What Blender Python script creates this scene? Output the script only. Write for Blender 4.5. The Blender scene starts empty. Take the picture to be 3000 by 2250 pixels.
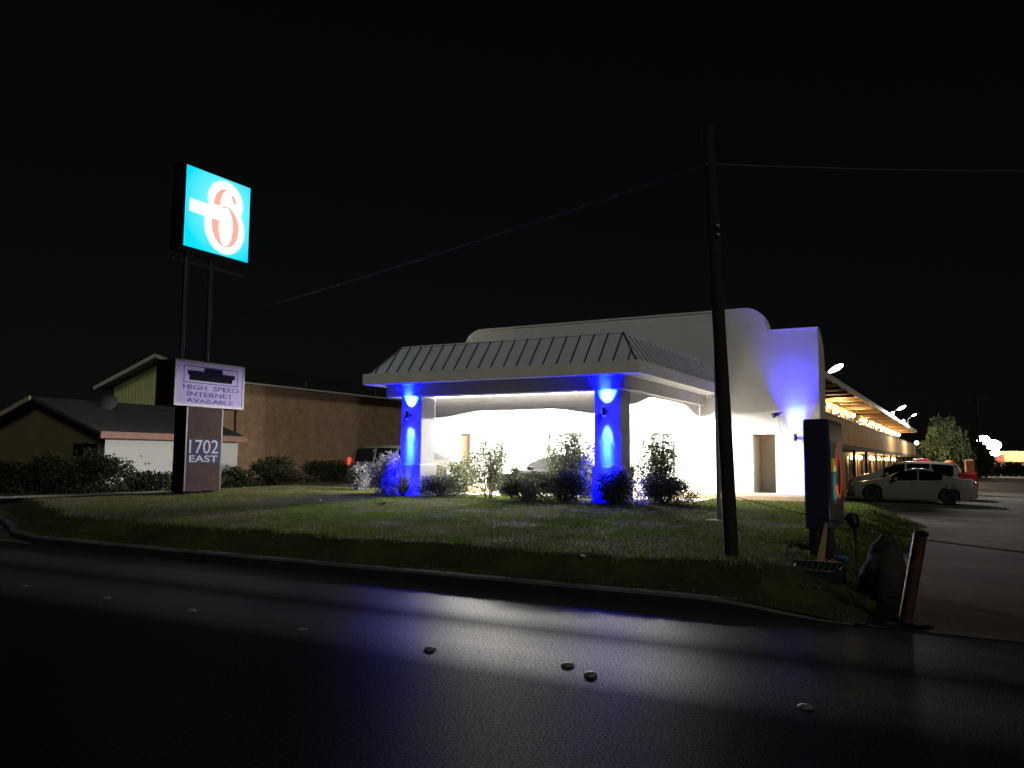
import bpy, math, random
import numpy as np
from mathutils import Vector, Matrix
random.seed(7); rng = np.random.default_rng(7)
sc = bpy.context.scene
COL = sc.collection
R = math.radians
PI = math.pi

# ------------------------------------------------------------------ helpers
def sm(a, b, x):
    t = min(1.0, max(0.0, (x - a) / (b - a))); return t * t * (3 - 2 * t)
def interp(pts, x):
    if x <= pts[0][0]: return pts[0][1]
    for (a, va), (b, vb) in zip(pts, pts[1:]):
        if x <= b: return va + (vb - va) * (x - a) / max(1e-9, b - a)
    return pts[-1][1]

class MB:
    """collects faces (world coordinates, or the thing's own when local=True)"""
    def __init__(s): s.v = []; s.f = []
    def add(s, vs, fs):
        n = len(s.v); s.v += [tuple(p) for p in vs]; s.f += [tuple(i + n for i in f) for f in fs]; return s
    def quad(s, a, b, c, d): return s.add([a, b, c, d], [(0, 1, 2, 3)])
    def box(s, x0, x1, y0, y1, z0, z1):
        return s.add([(x0,y0,z0),(x1,y0,z0),(x1,y1,z0),(x0,y1,z0),(x0,y0,z1),(x1,y0,z1),(x1,y1,z1),(x0,y1,z1)],
                     [(0,3,2,1),(4,5,6,7),(0,1,5,4),(1,2,6,5),(2,3,7,6),(3,0,4,7)])
    def bbox(s, x0, x1, y0, y1, z0, z1, b=.02):          # box with chamfered vertical and horizontal edges
        pts = []
        for zz, i in ((z0, b), (z0 + b, 0), (z1 - b, 0), (z1, b)):
            xa, xb, ya, yb = x0 + i, x1 - i, y0 + i, y1 - i
            c = b if i == 0 else b * .6
            pts.append([(xa+c,ya,zz),(xb-c,ya,zz),(xb,ya+c,zz),(xb,yb-c,zz),(xb-c,yb,zz),(xa+c,yb,zz),(xa,yb-c,zz),(xa,ya+c,zz)])
        vs = [p for r in pts for p in r]; fs = [tuple(range(7, -1, -1)), tuple(range(24, 32))]
        for k in range(3):
            for j in range(8): fs.append((k*8+j, k*8+(j+1)%8, k*8+8+(j+1)%8, k*8+8+j))
        return s.add(vs, fs)
    def tube(s, path, rad, n=8, cap=True):
        path = [Vector(p) for p in path]; rads = rad if isinstance(rad, (list, tuple)) else [rad] * len(path)
        vs = []; up = None
        for i, p in enumerate(path):
            d = (path[min(i+1, len(path)-1)] - path[max(i-1, 0)]).normalized()
            if up is None: up = Vector((0,0,1)) if abs(d.z) < .9 else Vector((1,0,0))
            a = d.cross(up).normalized(); b = a.cross(d).normalized(); up = b
            for k in range(n):
                t = 2*PI*k/n; vs.append(p + (a*math.cos(t) + b*math.sin(t)) * rads[i])
        fs = []
        for i in range(len(path)-1):
            for k in range(n): fs.append((i*n+k, i*n+(k+1)%n, (i+1)*n+(k+1)%n, (i+1)*n+k))
        if cap: fs += [tuple(range(n-1, -1, -1)), tuple(range((len(path)-1)*n, len(path)*n))]
        return s.add(vs, fs)
    def lathe(s, prof, c=(0,0,0), axis='z', n=20):       # prof: (r, h)
        vs = []
        for r, h in prof:
            for k in range(n):
                t = 2*PI*k/n; a, b = r*math.cos(t), r*math.sin(t)
                p = (a, b, h) if axis == 'z' else ((a, h, b) if axis == 'y' else (h, a, b))
                vs.append((p[0]+c[0], p[1]+c[1], p[2]+c[2]))
        fs = []
        for i in range(len(prof)-1):
            for k in range(n): fs.append((i*n+k, i*n+(k+1)%n, (i+1)*n+(k+1)%n, (i+1)*n+k))
        return s.add(vs, fs)
    def sphere(s, c, r, n=12, m=8, sq=(1,1,1)):
        vs = []; fs = []
        for i in range(m+1):
            a = PI*i/m
            for k in range(n):
                t = 2*PI*k/n; vs.append((c[0]+r*sq[0]*math.sin(a)*math.cos(t), c[1]+r*sq[1]*math.sin(a)*math.sin(t), c[2]+r*sq[2]*math.cos(a)))
        for i in range(m):
            for k in range(n): fs.append((i*n+k, (i+1)*n+k, (i+1)*n+(k+1)%n, i*n+(k+1)%n))
        return s.add(vs, fs)
    def prism(s, poly, axis, a, b):                       # poly in the two other axes, extruded from a to b
        def P(p, h): return (h, p[0], p[1]) if axis == 'x' else ((p[0], h, p[1]) if axis == 'y' else (p[0], p[1], h))
        n = len(poly); vs = [P(p, a) for p in poly] + [P(p, b) for p in poly]
        fs = [tuple(range(n)), tuple(range(2*n-1, n-1, -1))] + [(i, i+n, (i+1)%n+n, (i+1)%n) for i in range(n)]
        return s.add(vs, fs)
    def build(s, name, m, parent=None, local=False, smooth=False, recalc=True, kind=None, bevel=0, jit=0):
        me = bpy.data.meshes.new(name)
        o = bpy.data.objects.new(name, me); COL.objects.link(o)
        off = Vector((0,0,0))
        if parent is not None:
            o.parent = parent
            if not local:
                p = parent
                while p is not None: off += p.location; p = p.parent
        me.from_pydata([(v[0]-off[0], v[1]-off[1], v[2]-off[2]) for v in s.v], [], s.f)
        if recalc:
            import bmesh
            bm = bmesh.new(); bm.from_mesh(me); bmesh.ops.recalc_face_normals(bm, faces=bm.faces); bm.to_mesh(me); bm.free()
        if m is not None: me.materials.append(m)
        if smooth:
            me.polygons.foreach_set('use_smooth', [True]*len(me.polygons))
            try: me.set_sharp_from_angle(angle=R(38))
            except Exception: pass
        if bevel:
            md = o.modifiers.new('edge', 'BEVEL'); md.width = bevel; md.segments = 2; md.limit_method = 'ANGLE'
        if kind: o['kind'] = kind
        me.update(); return o

def thing(name, label, cat, loc=(0,0,0), group=None, rotz=0):
    o = bpy.data.objects.new(name, None); COL.objects.link(o); o.empty_display_size = .2
    o.location = loc; o.rotation_euler = (0,0,rotz); o['label'] = label; o['category'] = cat
    if group: o['group'] = group
    return o
def tag(o, label, cat, group=None):
    o['label'] = label; o['category'] = cat
    if group: o['group'] = group
    return o
def struct(o): o['kind'] = 'structure'; return o
def copy_tree(o, loc, rotz=None, label=None):
    def rec(a, par):
        c = a.copy(); COL.objects.link(c)
        if par is not None: c.parent = par
        for ch in list(a.children): rec(ch, c)
        return c
    c = rec(o, None); c.location = loc
    if rotz is not None: c.rotation_euler = (0,0,rotz)
    if label: c['label'] = label
    return c

# ------------------------------------------------------------------ materials
def mat(name, col, rough=.6, metal=0, noise=0, nscale=3., bump=0, bscale=40., col2=None, spec=.5, coat=0, rvar=0, detail=6):
    m = bpy.data.materials.new(name); m.use_nodes = True; nt = m.node_tree; N = nt.nodes; L = nt.links
    b = N['Principled BSDF']; b.inputs['Roughness'].default_value = rough; b.inputs['Metallic'].default_value = metal
    b.inputs['Specular IOR Level'].default_value = spec; b.inputs['Coat Weight'].default_value = coat
    b.inputs['Base Color'].default_value = (*col, 1)
    tc = N.new('ShaderNodeTexCoord')
    if noise or col2 is not None:
        n = N.new('ShaderNodeTexNoise'); n.inputs['Scale'].default_value = nscale; n.inputs['Detail'].default_value = detail; n.inputs['Roughness'].default_value = .65
        L.new(tc.outputs['Object'], n.inputs['Vector'])
        r = N.new('ShaderNodeValToRGB'); r.color_ramp.elements[0].position = .32; r.color_ramp.elements[1].position = .68
        c2 = col2 if col2 is not None else tuple(c*(1+noise) for c in col)
        c1 = tuple(c*(1-noise) for c in col)
        r.color_ramp.elements[0].color = (*c1, 1); r.color_ramp.elements[1].color = (*c2, 1)
        L.new(n.outputs['Fac'], r.inputs['Fac']); L.new(r.outputs['Color'], b.inputs['Base Color'])
        if rvar:
            mr = N.new('ShaderNodeMapRange'); mr.inputs['To Min'].default_value = rough-rvar; mr.inputs['To Max'].default_value = rough+rvar
            L.new(n.outputs['Fac'], mr.inputs['Value']); L.new(mr.outputs['Result'], b.inputs['Roughness'])
    if bump:
        n2 = N.new('ShaderNodeTexNoise'); n2.inputs['Scale'].default_value = bscale; n2.inputs['Detail'].default_value = 4
        L.new(tc.outputs['Object'], n2.inputs['Vector'])
        bp = N.new('ShaderNodeBump'); bp.inputs['Strength'].default_value = bump; bp.inputs['Distance'].default_value = .02
        L.new(n2.outputs['Fac'], bp.inputs['Height']); L.new(bp.outputs['Normal'], b.inputs['Normal'])
    return m
def emit(name, col, st):
    m = bpy.data.materials.new(name); m.use_nodes = True; b = m.node_tree.nodes['Principled BSDF']
    b.inputs['Base Color'].default_value = (*[min(.8, c) for c in col], 1); b.inputs['Emission Color'].default_value = (*col, 1); b.inputs['Emission Strength'].default_value = st
    b.inputs['Roughness'].default_value = .4
    return m
def leafmat(name, ca, cb, rough=.55):
    m = bpy.data.materials.new(name); m.use_nodes = True; nt = m.node_tree; N = nt.nodes; L = nt.links
    b = N['Principled BSDF']; b.inputs['Roughness'].default_value = rough; b.inputs['Specular IOR Level'].default_value = .12
    g = N.new('ShaderNodeNewGeometry'); r = N.new('ShaderNodeValToRGB')
    r.color_ramp.elements[0].color = (*ca, 1); r.color_ramp.elements[1].color = (*cb, 1)
    L.new(g.outputs['Random Per Island'], r.inputs['Fac']); L.new(r.outputs['Color'], b.inputs['Base Color'])
    tr = N.new('ShaderNodeBsdfTranslucent'); L.new(r.outputs['Color'], tr.inputs['Color'])
    mx = N.new('ShaderNodeMixShader'); mx.inputs['Fac'].default_value = .3
    L.new(b.outputs['BSDF'], mx.inputs[1]); L.new(tr.outputs['BSDF'], mx.inputs[2]); L.new(mx.outputs['Shader'], N['Material Output'].inputs['Surface'])
    return m

M = {}
M['stucco'] = mat('white_stucco', (.72,.71,.68), .85, noise=.05, nscale=.9, bump=.25, bscale=55)
M['trim'] = mat('cream_trim', (.60,.58,.53), .7, noise=.05, nscale=2)
M['fascia'] = mat('painted_fascia', (.82,.80,.73), .55, noise=.06, nscale=1.2, bump=.08, bscale=20)
M['column'] = mat('grey_column_stucco', (.36,.36,.37), .9, noise=.06, nscale=1.5, spec=.1, bump=.2, bscale=50)
M['beam'] = mat('grey_beam_stucco', (.52,.50,.48), .85, noise=.06, nscale=1.5, bump=.2, bscale=50)
M['roofmetal'] = mat('grey_roof_metal', (.66,.71,.76), .5, metal=.0, noise=.08, nscale=1.2)
M['seam'] = mat('dark_roof_seam', (.09,.10,.12), .5, metal=.3)
M['ceil'] = mat('canopy_ceiling', (.75,.75,.72), .8, noise=.03)
M['concrete'] = mat('concrete', (.34,.32,.29), .85, noise=.18, nscale=1.6, bump=.3, bscale=30)
M['kerb'] = mat('kerb_concrete', (.065,.058,.052), .9, noise=.35, nscale=2.2, bump=.4, bscale=25)
M['dark'] = mat('dark_metal', (.015,.015,.018), .5, metal=.3, noise=.2)
M['black'] = mat('black_paint', (.006,.006,.007), .8, spec=.1, noise=.2)
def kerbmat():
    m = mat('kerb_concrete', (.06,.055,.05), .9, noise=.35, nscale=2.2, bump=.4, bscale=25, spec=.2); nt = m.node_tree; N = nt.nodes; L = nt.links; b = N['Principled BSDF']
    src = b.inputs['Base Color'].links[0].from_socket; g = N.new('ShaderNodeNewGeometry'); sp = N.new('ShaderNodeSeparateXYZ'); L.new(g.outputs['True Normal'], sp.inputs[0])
    mr = N.new('ShaderNodeMapRange'); mr.inputs['From Min'].default_value = .2; mr.inputs['From Max'].default_value = .9; mr.inputs['To Min'].default_value = .35; mr.inputs['To Max'].default_value = 2.3  # painted light: top brighter, road face darker, as lit from behind
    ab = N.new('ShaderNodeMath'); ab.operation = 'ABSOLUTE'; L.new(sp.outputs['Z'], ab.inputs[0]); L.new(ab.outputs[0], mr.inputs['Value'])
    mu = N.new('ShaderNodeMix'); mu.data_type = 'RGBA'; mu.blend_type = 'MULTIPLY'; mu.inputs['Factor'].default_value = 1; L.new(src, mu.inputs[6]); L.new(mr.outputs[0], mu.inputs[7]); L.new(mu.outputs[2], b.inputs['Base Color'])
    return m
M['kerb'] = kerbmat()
M['pole'] = mat('weathered_dark_wood', (.014,.011,.009), .9, noise=.35, nscale=6, bump=.6, bscale=25)
M['galv'] = mat('galvanised_steel', (.35,.36,.37), .4, metal=.8, noise=.15, nscale=8)
M['rusty'] = mat('rusty_steel', (.09,.035,.025), .5, metal=.5, noise=.5, nscale=9, bump=.4, bscale=30)
M['tyre'] = mat('tyre_rubber', (.012,.012,.012), .8, noise=.2)
M['rim'] = mat('wheel_rim', (.06,.06,.06), .35, metal=.8, noise=.1)
M['glassdark'] = mat('dark_glass', (.006,.007,.008), .06, spec=.7)
M['taillight'] = mat('red_lens', (.35,.01,.01), .2, coat=.6)
M['taillit'] = emit('red_lens_lit', (1,.05,.02), .6)
M['headlight'] = mat('clear_lens', (.55,.55,.55), .1, metal=.3, coat=.8)
M['brownp'] = mat('brown_painted_panel', (.030,.019,.016), .8, spec=.06, noise=.2, nscale=3, bump=.15, bscale=18)
M['wire'] = mat('grey_cable', (.075,.075,.07), .7, noise=.1)
M['soil'] = mat('bare_soil', (.05,.04,.03), .95, noise=.4, nscale=2, bump=.8, bscale=15)
M['bark'] = mat('bark', (.05,.038,.028), .9, noise=.4, nscale=8, bump=.6)
M['rock'] = mat('brown_rock', (.02,.017,.012), .9, noise=.45, nscale=5, bump=.9, bscale=14)
M['aluminium'] = mat('window_frame', (.09,.09,.085), .4, metal=.5, noise=.05)
M['curtain'] = mat('pale_window', (.66,.66,.62), .25, noise=.05, nscale=.8)

def asphalt():
    m = mat('road_asphalt', (.045,.045,.047), .5, spec=.5); nt = m.node_tree; N = nt.nodes; L = nt.links; b = N['Principled BSDF']
    tc = [n for n in N if n.type == 'TEX_COORD'][0]
    sep = N.new('ShaderNodeSeparateXYZ'); L.new(tc.outputs['Object'], sep.inputs[0])
    n1 = N.new('ShaderNodeTexNoise'); n1.inputs['Scale'].default_value = .35; n1.inputs['Detail'].default_value = 5
    st = N.new('ShaderNodeVectorMath'); st.operation = 'MULTIPLY'; st.inputs[1].default_value = (.25,1,1); L.new(tc.outputs['Object'], st.inputs[0]); L.new(st.outputs[0], n1.inputs['Vector'])
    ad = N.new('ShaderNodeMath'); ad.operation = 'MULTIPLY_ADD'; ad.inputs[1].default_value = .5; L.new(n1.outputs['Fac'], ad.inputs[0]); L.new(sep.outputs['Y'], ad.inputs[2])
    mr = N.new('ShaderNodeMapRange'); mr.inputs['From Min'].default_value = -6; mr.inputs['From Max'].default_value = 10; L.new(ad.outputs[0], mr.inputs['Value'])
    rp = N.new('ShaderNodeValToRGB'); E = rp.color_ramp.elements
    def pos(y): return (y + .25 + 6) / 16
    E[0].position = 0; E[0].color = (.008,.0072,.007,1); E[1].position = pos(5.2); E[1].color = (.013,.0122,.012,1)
    for y, c in ((5.75,.013),(6.1,.03),(6.6,.042),(7.1,.036),(7.5,.017),(7.95,.040),(8.6,.050),(9.1,.036)):  # wheel paths, plus reflected light and its fall-off painted into the tone
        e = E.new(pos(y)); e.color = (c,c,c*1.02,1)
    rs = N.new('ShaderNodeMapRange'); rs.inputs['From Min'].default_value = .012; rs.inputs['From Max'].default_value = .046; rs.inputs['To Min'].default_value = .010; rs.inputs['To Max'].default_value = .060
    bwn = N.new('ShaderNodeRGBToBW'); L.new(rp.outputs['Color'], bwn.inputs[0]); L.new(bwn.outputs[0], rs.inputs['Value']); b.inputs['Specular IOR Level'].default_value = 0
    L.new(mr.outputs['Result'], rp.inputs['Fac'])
    n2 = N.new('ShaderNodeTexNoise'); n2.inputs['Scale'].default_value = 55; n2.inputs['Detail'].default_value = 3; L.new(tc.outputs['Object'], n2.inputs['Vector'])
    mr2 = N.new('ShaderNodeMapRange'); mr2.inputs['From Min'].default_value = .3; mr2.inputs['From Max'].default_value = .7; mr2.inputs['To Min'].default_value = .35; mr2.inputs['To Max'].default_value = 1.9; L.new(n2.outputs['Fac'], mr2.inputs['Value'])
    mu = N.new('ShaderNodeMix'); mu.data_type = 'RGBA'; mu.blend_type = 'MULTIPLY'; mu.inputs['Factor'].default_value = 1
    L.new(rp.outputs['Color'], mu.inputs[6]); L.new(mr2.outputs['Result'], mu.inputs[7]); L.new(mu.outputs[2], b.inputs['Base Color'])
    bp = N.new('ShaderNodeBump'); bp.inputs['Strength'].default_value = .45; bp.inputs['Distance'].default_value = .008
    n3 = N.new('ShaderNodeTexNoise'); n3.inputs['Scale'].default_value = 85; n3.inputs['Detail'].default_value = 3; L.new(tc.outputs['Object'], n3.inputs['Vector'])
    L.new(n3.outputs['Fac'], bp.inputs['Height']); L.new(bp.outputs['Normal'], b.inputs['Normal'])
    b.inputs['Roughness'].default_value = 1
    gl = N.new('ShaderNodeBsdfGlossy'); gl.inputs['Roughness'].default_value = ROAD_ROUGH; gl.inputs['Color'].default_value = (1,1,1,1); L.new(bp.outputs['Normal'], gl.inputs['Normal'])
    fm_ = N.new('ShaderNodeMath'); fm_.operation = 'MULTIPLY'; L.new(rs.outputs[0], fm_.inputs[0]); L.new(mr2.outputs['Result'], fm_.inputs[1])
    ms_ = N.new('ShaderNodeMixShader'); dx_ = N.new('ShaderNodeMapRange'); dx_.inputs['From Min'].default_value = -2.2; dx_.inputs['From Max'].default_value = .8; dx_.inputs['To Min'].default_value = 1; dx_.inputs['To Max'].default_value = .12; L.new(sep.outputs['X'], dx_.inputs['Value'])  # gloss cut towards the drive to dim lamp reflections
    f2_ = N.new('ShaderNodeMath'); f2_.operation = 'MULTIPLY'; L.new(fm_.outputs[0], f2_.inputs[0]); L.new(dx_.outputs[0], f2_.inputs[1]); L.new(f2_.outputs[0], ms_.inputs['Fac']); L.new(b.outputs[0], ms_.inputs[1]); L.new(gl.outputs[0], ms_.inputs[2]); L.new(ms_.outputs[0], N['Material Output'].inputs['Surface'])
    return m
ROAD_ROUGH = .385
M['asphalt'] = asphalt()
M['lot'] = mat('lot_asphalt', (.085,.078,.072), .8, noise=.45, nscale=.6, bump=.7, bscale=30, rvar=.1, spec=.15, detail=9)
def lotmat():
    m = M['lot']; nt = m.node_tree; N = nt.nodes; L = nt.links; b = N['Principled BSDF']; src = b.inputs['Base Color'].links[0].from_socket
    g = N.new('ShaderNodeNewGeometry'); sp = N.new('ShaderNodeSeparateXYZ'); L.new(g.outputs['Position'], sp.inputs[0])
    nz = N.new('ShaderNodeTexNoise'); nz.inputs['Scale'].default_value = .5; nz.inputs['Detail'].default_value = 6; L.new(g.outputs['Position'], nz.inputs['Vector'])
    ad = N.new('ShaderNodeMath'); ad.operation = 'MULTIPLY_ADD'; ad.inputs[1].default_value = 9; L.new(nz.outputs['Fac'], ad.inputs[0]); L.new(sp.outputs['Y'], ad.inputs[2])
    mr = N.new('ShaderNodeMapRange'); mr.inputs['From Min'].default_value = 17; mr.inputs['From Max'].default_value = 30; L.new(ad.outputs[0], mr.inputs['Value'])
    rp = N.new('ShaderNodeValToRGB'); rp.color_ramp.elements[0].color = (.26,.19,.16,1); rp.color_ramp.elements[1].color = (1,1,1,1); L.new(mr.outputs[0], rp.inputs[0])  # dark dirt near the road, with fall-off of the lot lights painted in
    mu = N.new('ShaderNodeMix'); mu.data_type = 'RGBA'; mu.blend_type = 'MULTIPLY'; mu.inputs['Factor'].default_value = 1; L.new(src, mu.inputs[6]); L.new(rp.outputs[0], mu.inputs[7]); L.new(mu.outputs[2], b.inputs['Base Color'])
lotmat()
M['ground'] = mat('dry_ground', (.05,.045,.032), .95, noise=.4, nscale=.6, bump=.6, bscale=8)

def brick():
    m = mat('brick', (.2,.1,.06), .85); nt = m.node_tree; N = nt.nodes; L = nt.links; b = N['Principled BSDF']
    tc = [n for n in N if n.type == 'TEX_COORD'][0]
    sep = N.new('ShaderNodeSeparateXYZ'); cmb = N.new('ShaderNodeCombineXYZ')
    L.new(tc.outputs['Object'], sep.inputs[0]); L.new(sep.outputs['Y'], cmb.inputs[0]); L.new(sep.outputs['Z'], cmb.inputs[1])
    br = N.new('ShaderNodeTexBrick'); br.inputs['Scale'].default_value = 1; br.inputs['Brick Width'].default_value = .24; br.inputs['Row Height'].default_value = .08; br.inputs['Mortar Size'].default_value = .006; br.inputs['Bias'].default_value = -.3
    br.inputs['Color1'].default_value = (.44,.27,.16,1); br.inputs['Color2'].default_value = (.35,.205,.12,1); br.inputs['Mortar'].default_value = (.40,.31,.22,1)
    L.new(cmb.outputs[0], br.inputs['Vector'])
    n = N.new('ShaderNodeTexNoise'); n.inputs['Scale'].default_value = 1.6; n.inputs['Detail'].default_value = 8; n.inputs['Roughness'].default_value = .7; L.new(cmb.outputs[0], n.inputs['Vector'])
    v = N.new('ShaderNodeTexVoronoi'); v.inputs['Scale'].default_value = 2.2; mp = N.new('ShaderNodeMapping'); mp.inputs['Scale'].default_value = (1.,2.6,1); L.new(cmb.outputs[0], mp.inputs[0]); L.new(mp.outputs[0], v.inputs['Vector'])
    mr = N.new('ShaderNodeMapRange'); mr.inputs['From Min'].default_value = .02; mr.inputs['From Max'].default_value = .22; mr.inputs['To Min'].default_value = .45; mr.inputs['To Max'].default_value = 1.; L.new(v.outputs['Distance'], mr.inputs['Value'])
    mr2 = N.new('ShaderNodeMapRange'); mr2.inputs['From Min'].default_value = .3; mr2.inputs['From Max'].default_value = .7; mr2.inputs['To Min'].default_value = .7; mr2.inputs['To Max'].default_value = 1.25; L.new(n.outputs['Fac'], mr2.inputs['Value'])
    mm = N.new('ShaderNodeMath'); mm.operation = 'MULTIPLY'; L.new(mr.outputs[0], mm.inputs[0]); L.new(mr2.outputs[0], mm.inputs[1])
    mu = N.new('ShaderNodeMix'); mu.data_type = 'RGBA'; mu.blend_type = 'MULTIPLY'; mu.inputs['Factor'].default_value = 1
    L.new(br.outputs['Color'], mu.inputs[6]); L.new(mm.outputs[0], mu.inputs[7]); L.new(mu.outputs[2], b.inputs['Base Color'])
    return m
M['brick'] = brick()

# ------------------------------------------------------------------ camera, world, street light fill
H = 1.7
cam = bpy.data.objects.new('camera', bpy.data.cameras.new('camera')); COL.objects.link(cam)
cam.data.sensor_width = 36; cam.data.lens = 28.8; cam.data.clip_end = 3000; cam.data.clip_start = .05
cam.matrix_world = Matrix.Translation((0,0,H)) @ (Matrix.Rotation(R(29),4,'Z') @ Matrix.Rotation(R(90+5.25),4,'X') @ Matrix.Rotation(R(.5),4,'Z'))
sc.camera = cam
w = bpy.data.worlds.new('World'); sc.world = w; w.use_nodes = True
wn = w.node_tree.nodes; bg = wn['Background']
sky = wn.new('ShaderNodeTexSky'); sky.sky_type = 'NISHITA'; sky.sun_disc = False
SD = Vector((.62,-.56,.46)).normalized()
sky.sun_elevation = math.asin(SD.z); sky.sun_rotation = math.atan2(SD.x, SD.y)
hs = wn.new('ShaderNodeHueSaturation'); hs.inputs['Saturation'].default_value = .35
w.node_tree.links.new(sky.outputs[0], hs.inputs['Color']); w.node_tree.links.new(hs.outputs[0], bg.inputs[0]); bg.inputs[1].default_value = .00048
street_fill = bpy.data.lights.new('street_fill', 'SUN'); so = bpy.data.objects.new('street_fill', street_fill); COL.objects.link(so)  # front fill: dim sun lamp standing in for the unseen street light
street_fill.energy = .41; street_fill.angle = R(12); street_fill.color = (1,.96,.88); so.rotation_euler = SD.to_track_quat('Z','Y').to_euler()
sc.view_settings.view_transform = 'Standard'; sc.view_settings.look = 'None'; sc.view_settings.exposure = 0
sc.cycles.use_denoising = True
try: sc.cycles.denoiser = 'OPENIMAGEDENOISE'
except Exception: pass
sc.cycles.max_bounces = 8; sc.cycles.diffuse_bounces = 4; sc.cycles.glossy_bounces = 3; sc.cycles.sample_clamp_indirect = 6

def lamp(kind, loc, energy, col=(1,1,1), rad=.1, parent=None, target=None, angle=None, blend=1.):
    l = bpy.data.lights.new('lamp_light', kind); l.energy = energy; l.color = col; l.shadow_soft_size = rad
    o = bpy.data.objects.new('lamp_light', l); COL.objects.link(o)
    if kind == 'SPOT': l.spot_size = R(angle); l.spot_blend = blend
    loc = Vector(loc)
    if target is not None: o.rotation_euler = (loc - Vector(target)).to_track_quat('Z','Y').to_euler()
    off = Vector((0,0,0)); p = parent
    while p is not None: off += p.location; p = p.parent
    o.location = loc - off
    if parent is not None: o.parent = parent
    return o

# ------------------------------------------------------------------ terrain
KERB = [(-60,24),(-30,16.2),(-23.2,12.85),(-20.5,11.6),(-18.6,10.7),(-17.2,9.95),(-15.6,9.5),(-13,9.42),(0,9.42)]
def yk(x): return interp(KERB, x)
def hn(x, y):
    return .5*math.sin(x*1.7+y*.9)+.3*math.sin(x*3.9-y*2.3+1)+.25*math.sin(x*7.1+y*5.3+2)+.2*math.sin(x*13.3-y*11.+.5)
def land(x, y):
    d = y - yk(x) + (.20*hn(x, y*.4)+.10*hn(x*2.7+1,y)) * (1 if x > -30 else 0)
    z = .16 + .25*sm(.55, 1.15, d) + .15*sm(1.15, 10.5, d) + .012*hn(x*1.3, y*1.3)*sm(.3,1.2,d)
    e = 1 - sm(-2.5, -.9, x + .25*hn(y, x))
    return z*e + .02*(1-e)
def lotz(x, y): return .008 - .015*(min(max(x, -6), 10) + 2.3) * sm(12, 30, y) + .03*sm(9.4,12,y)
def grid(xs, ys, fn):
    b = MB(); nx = len(xs)
    b.v = [(x, y, fn(x, y)) for y in ys for x in xs]
    b.f = [(j*nx+i, j*nx+i+1, (j+1)*nx+i+1, (j+1)*nx+i) for j in range(len(ys)-1) for i in range(nx-1)]
    return b
def fr(a, b, n): return [a+(b-a)*i/n for i in range(n+1)]

def gnd(x, y):
    if y < 9.42: return -.06
    if x > -6.4 and y > 24: return -.4
    if x < -24.3: return .43*sm(.3, 2.5, y - yk(x)) - .02
    if -24.3 <= x <= -1.2: return min(land(x, y), .45) - .16 if y < 27 else .3
    return -.4 if y > 12 else -.08
gx = sorted(set([-900,-500,-300,-200,-140,-100,-80] + fr(-60,-24.4,30) + [-24.2] + fr(-24,-1.3,14) + [-1.1,-.5,0,4,10,20,40,60,90,140,200,300,500,900]))
gy = sorted(set([-600,-300,-100,-40,-8,0,9.3,9.43] + fr(9.6,28,24) + [29,35,45,60,80,100,115,140,170,220,300,500,900,1500]))
struct(grid(gx, gy, gnd).build('ground', M['ground'], smooth=True))
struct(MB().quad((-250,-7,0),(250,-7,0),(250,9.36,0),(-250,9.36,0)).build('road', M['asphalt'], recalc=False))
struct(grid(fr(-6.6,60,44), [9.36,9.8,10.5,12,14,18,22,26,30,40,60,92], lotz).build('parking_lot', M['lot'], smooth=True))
struct(MB().quad((-9,92,.03),(120,92,.0),(120,112,.0),(-9,112,.03)).build('far_lot', M['lot'], recalc=False))
struct(MB().quad((2,196,.3),(200,190,.3),(200,225,.3),(2,235,.3)).build('far_road', mat('pale_far_road', (.3,.29,.26), .8, noise=.1), recalc=False))
# driveway apron inside the kerb bend at the left
ap = MB(); ax = fr(-30,-15.7,24)
for a, b in zip(ax, ax[1:]): ap.quad((a,9.37,.012),(b,9.37,.012),(b,yk(b)+.02,.02),(a,yk(a)+.02,.02))
struct(ap.build('driveway', mat('dusty_apron', (.10,.075,.06), .9, noise=.35, nscale=1.2, bump=.5, bscale=20)))
# kerb
kb = MB(); kx = [-60,-45,-30] + fr(-24,-14,24) + fr(-13.6,-1.1,34)
prof = [(0.,-.05),(0.,.13),(.02,.155),(.05,.163),(.17,.163),(.17,-.05)]
def kpt(x, p):
    drop = sm(-2.7,-1.2,x); j = .006*hn(x*2, 0)
    return (x, yk(x)-.06 + p[0] + j, p[1]*(1-drop*.9) + j*.6)
for a, b in zip(kx, kx[1:]):
    for p, q in zip(prof, prof[1:]): kb.quad(kpt(a,p),kpt(b,p),kpt(b,q),kpt(a,q))
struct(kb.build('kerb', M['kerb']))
# lawn sheet
def lawnmat():
    m = mat('lawn_turf', (.05,.055,.02), .95, bump=1., bscale=9, spec=.03); nt = m.node_tree; N = nt.nodes; L = nt.links; b = N['Principled BSDF']
    tc = [n for n in N if n.type == 'TEX_COORD'][0]
    n = N.new('ShaderNodeTexNoise'); n.inputs['Scale'].default_value = .8; n.inputs['Detail'].default_value = 8; n.inputs['Roughness'].default_value = .7; L.new(tc.outputs['Object'], n.inputs['Vector'])
    r = N.new('ShaderNodeValToRGB'); e = r.color_ramp.elements
    e[0].position = .3; e[0].color = (.035,.03,.019,1); e[1].position = .7; e[1].color = (.085,.09,.03,1); k = e.new(.5); k.color = (.06,.06,.025,1)
    L.new(n.outputs['Fac'], r.inputs['Fac']); L.new(r.outputs['Color'], b.inputs['Base Color'])
    return m
def inlawn(x, y):
    if y < yk(x)+.1: return False
    if y > 22.4 and -24 < x < -6.6: return y < 22.4 + (0 if x > -17 else 4.5*sm(-17,-19,x))
    return y < (26.3 if x < -17 else 24.6 if x < -3.6 else 31 - 1.*(x+3.6))
lw = MB(); dx = .2; xs = fr(-23.9,-1.0,114); idx = {}
ys = fr(0,1,46)
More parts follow.
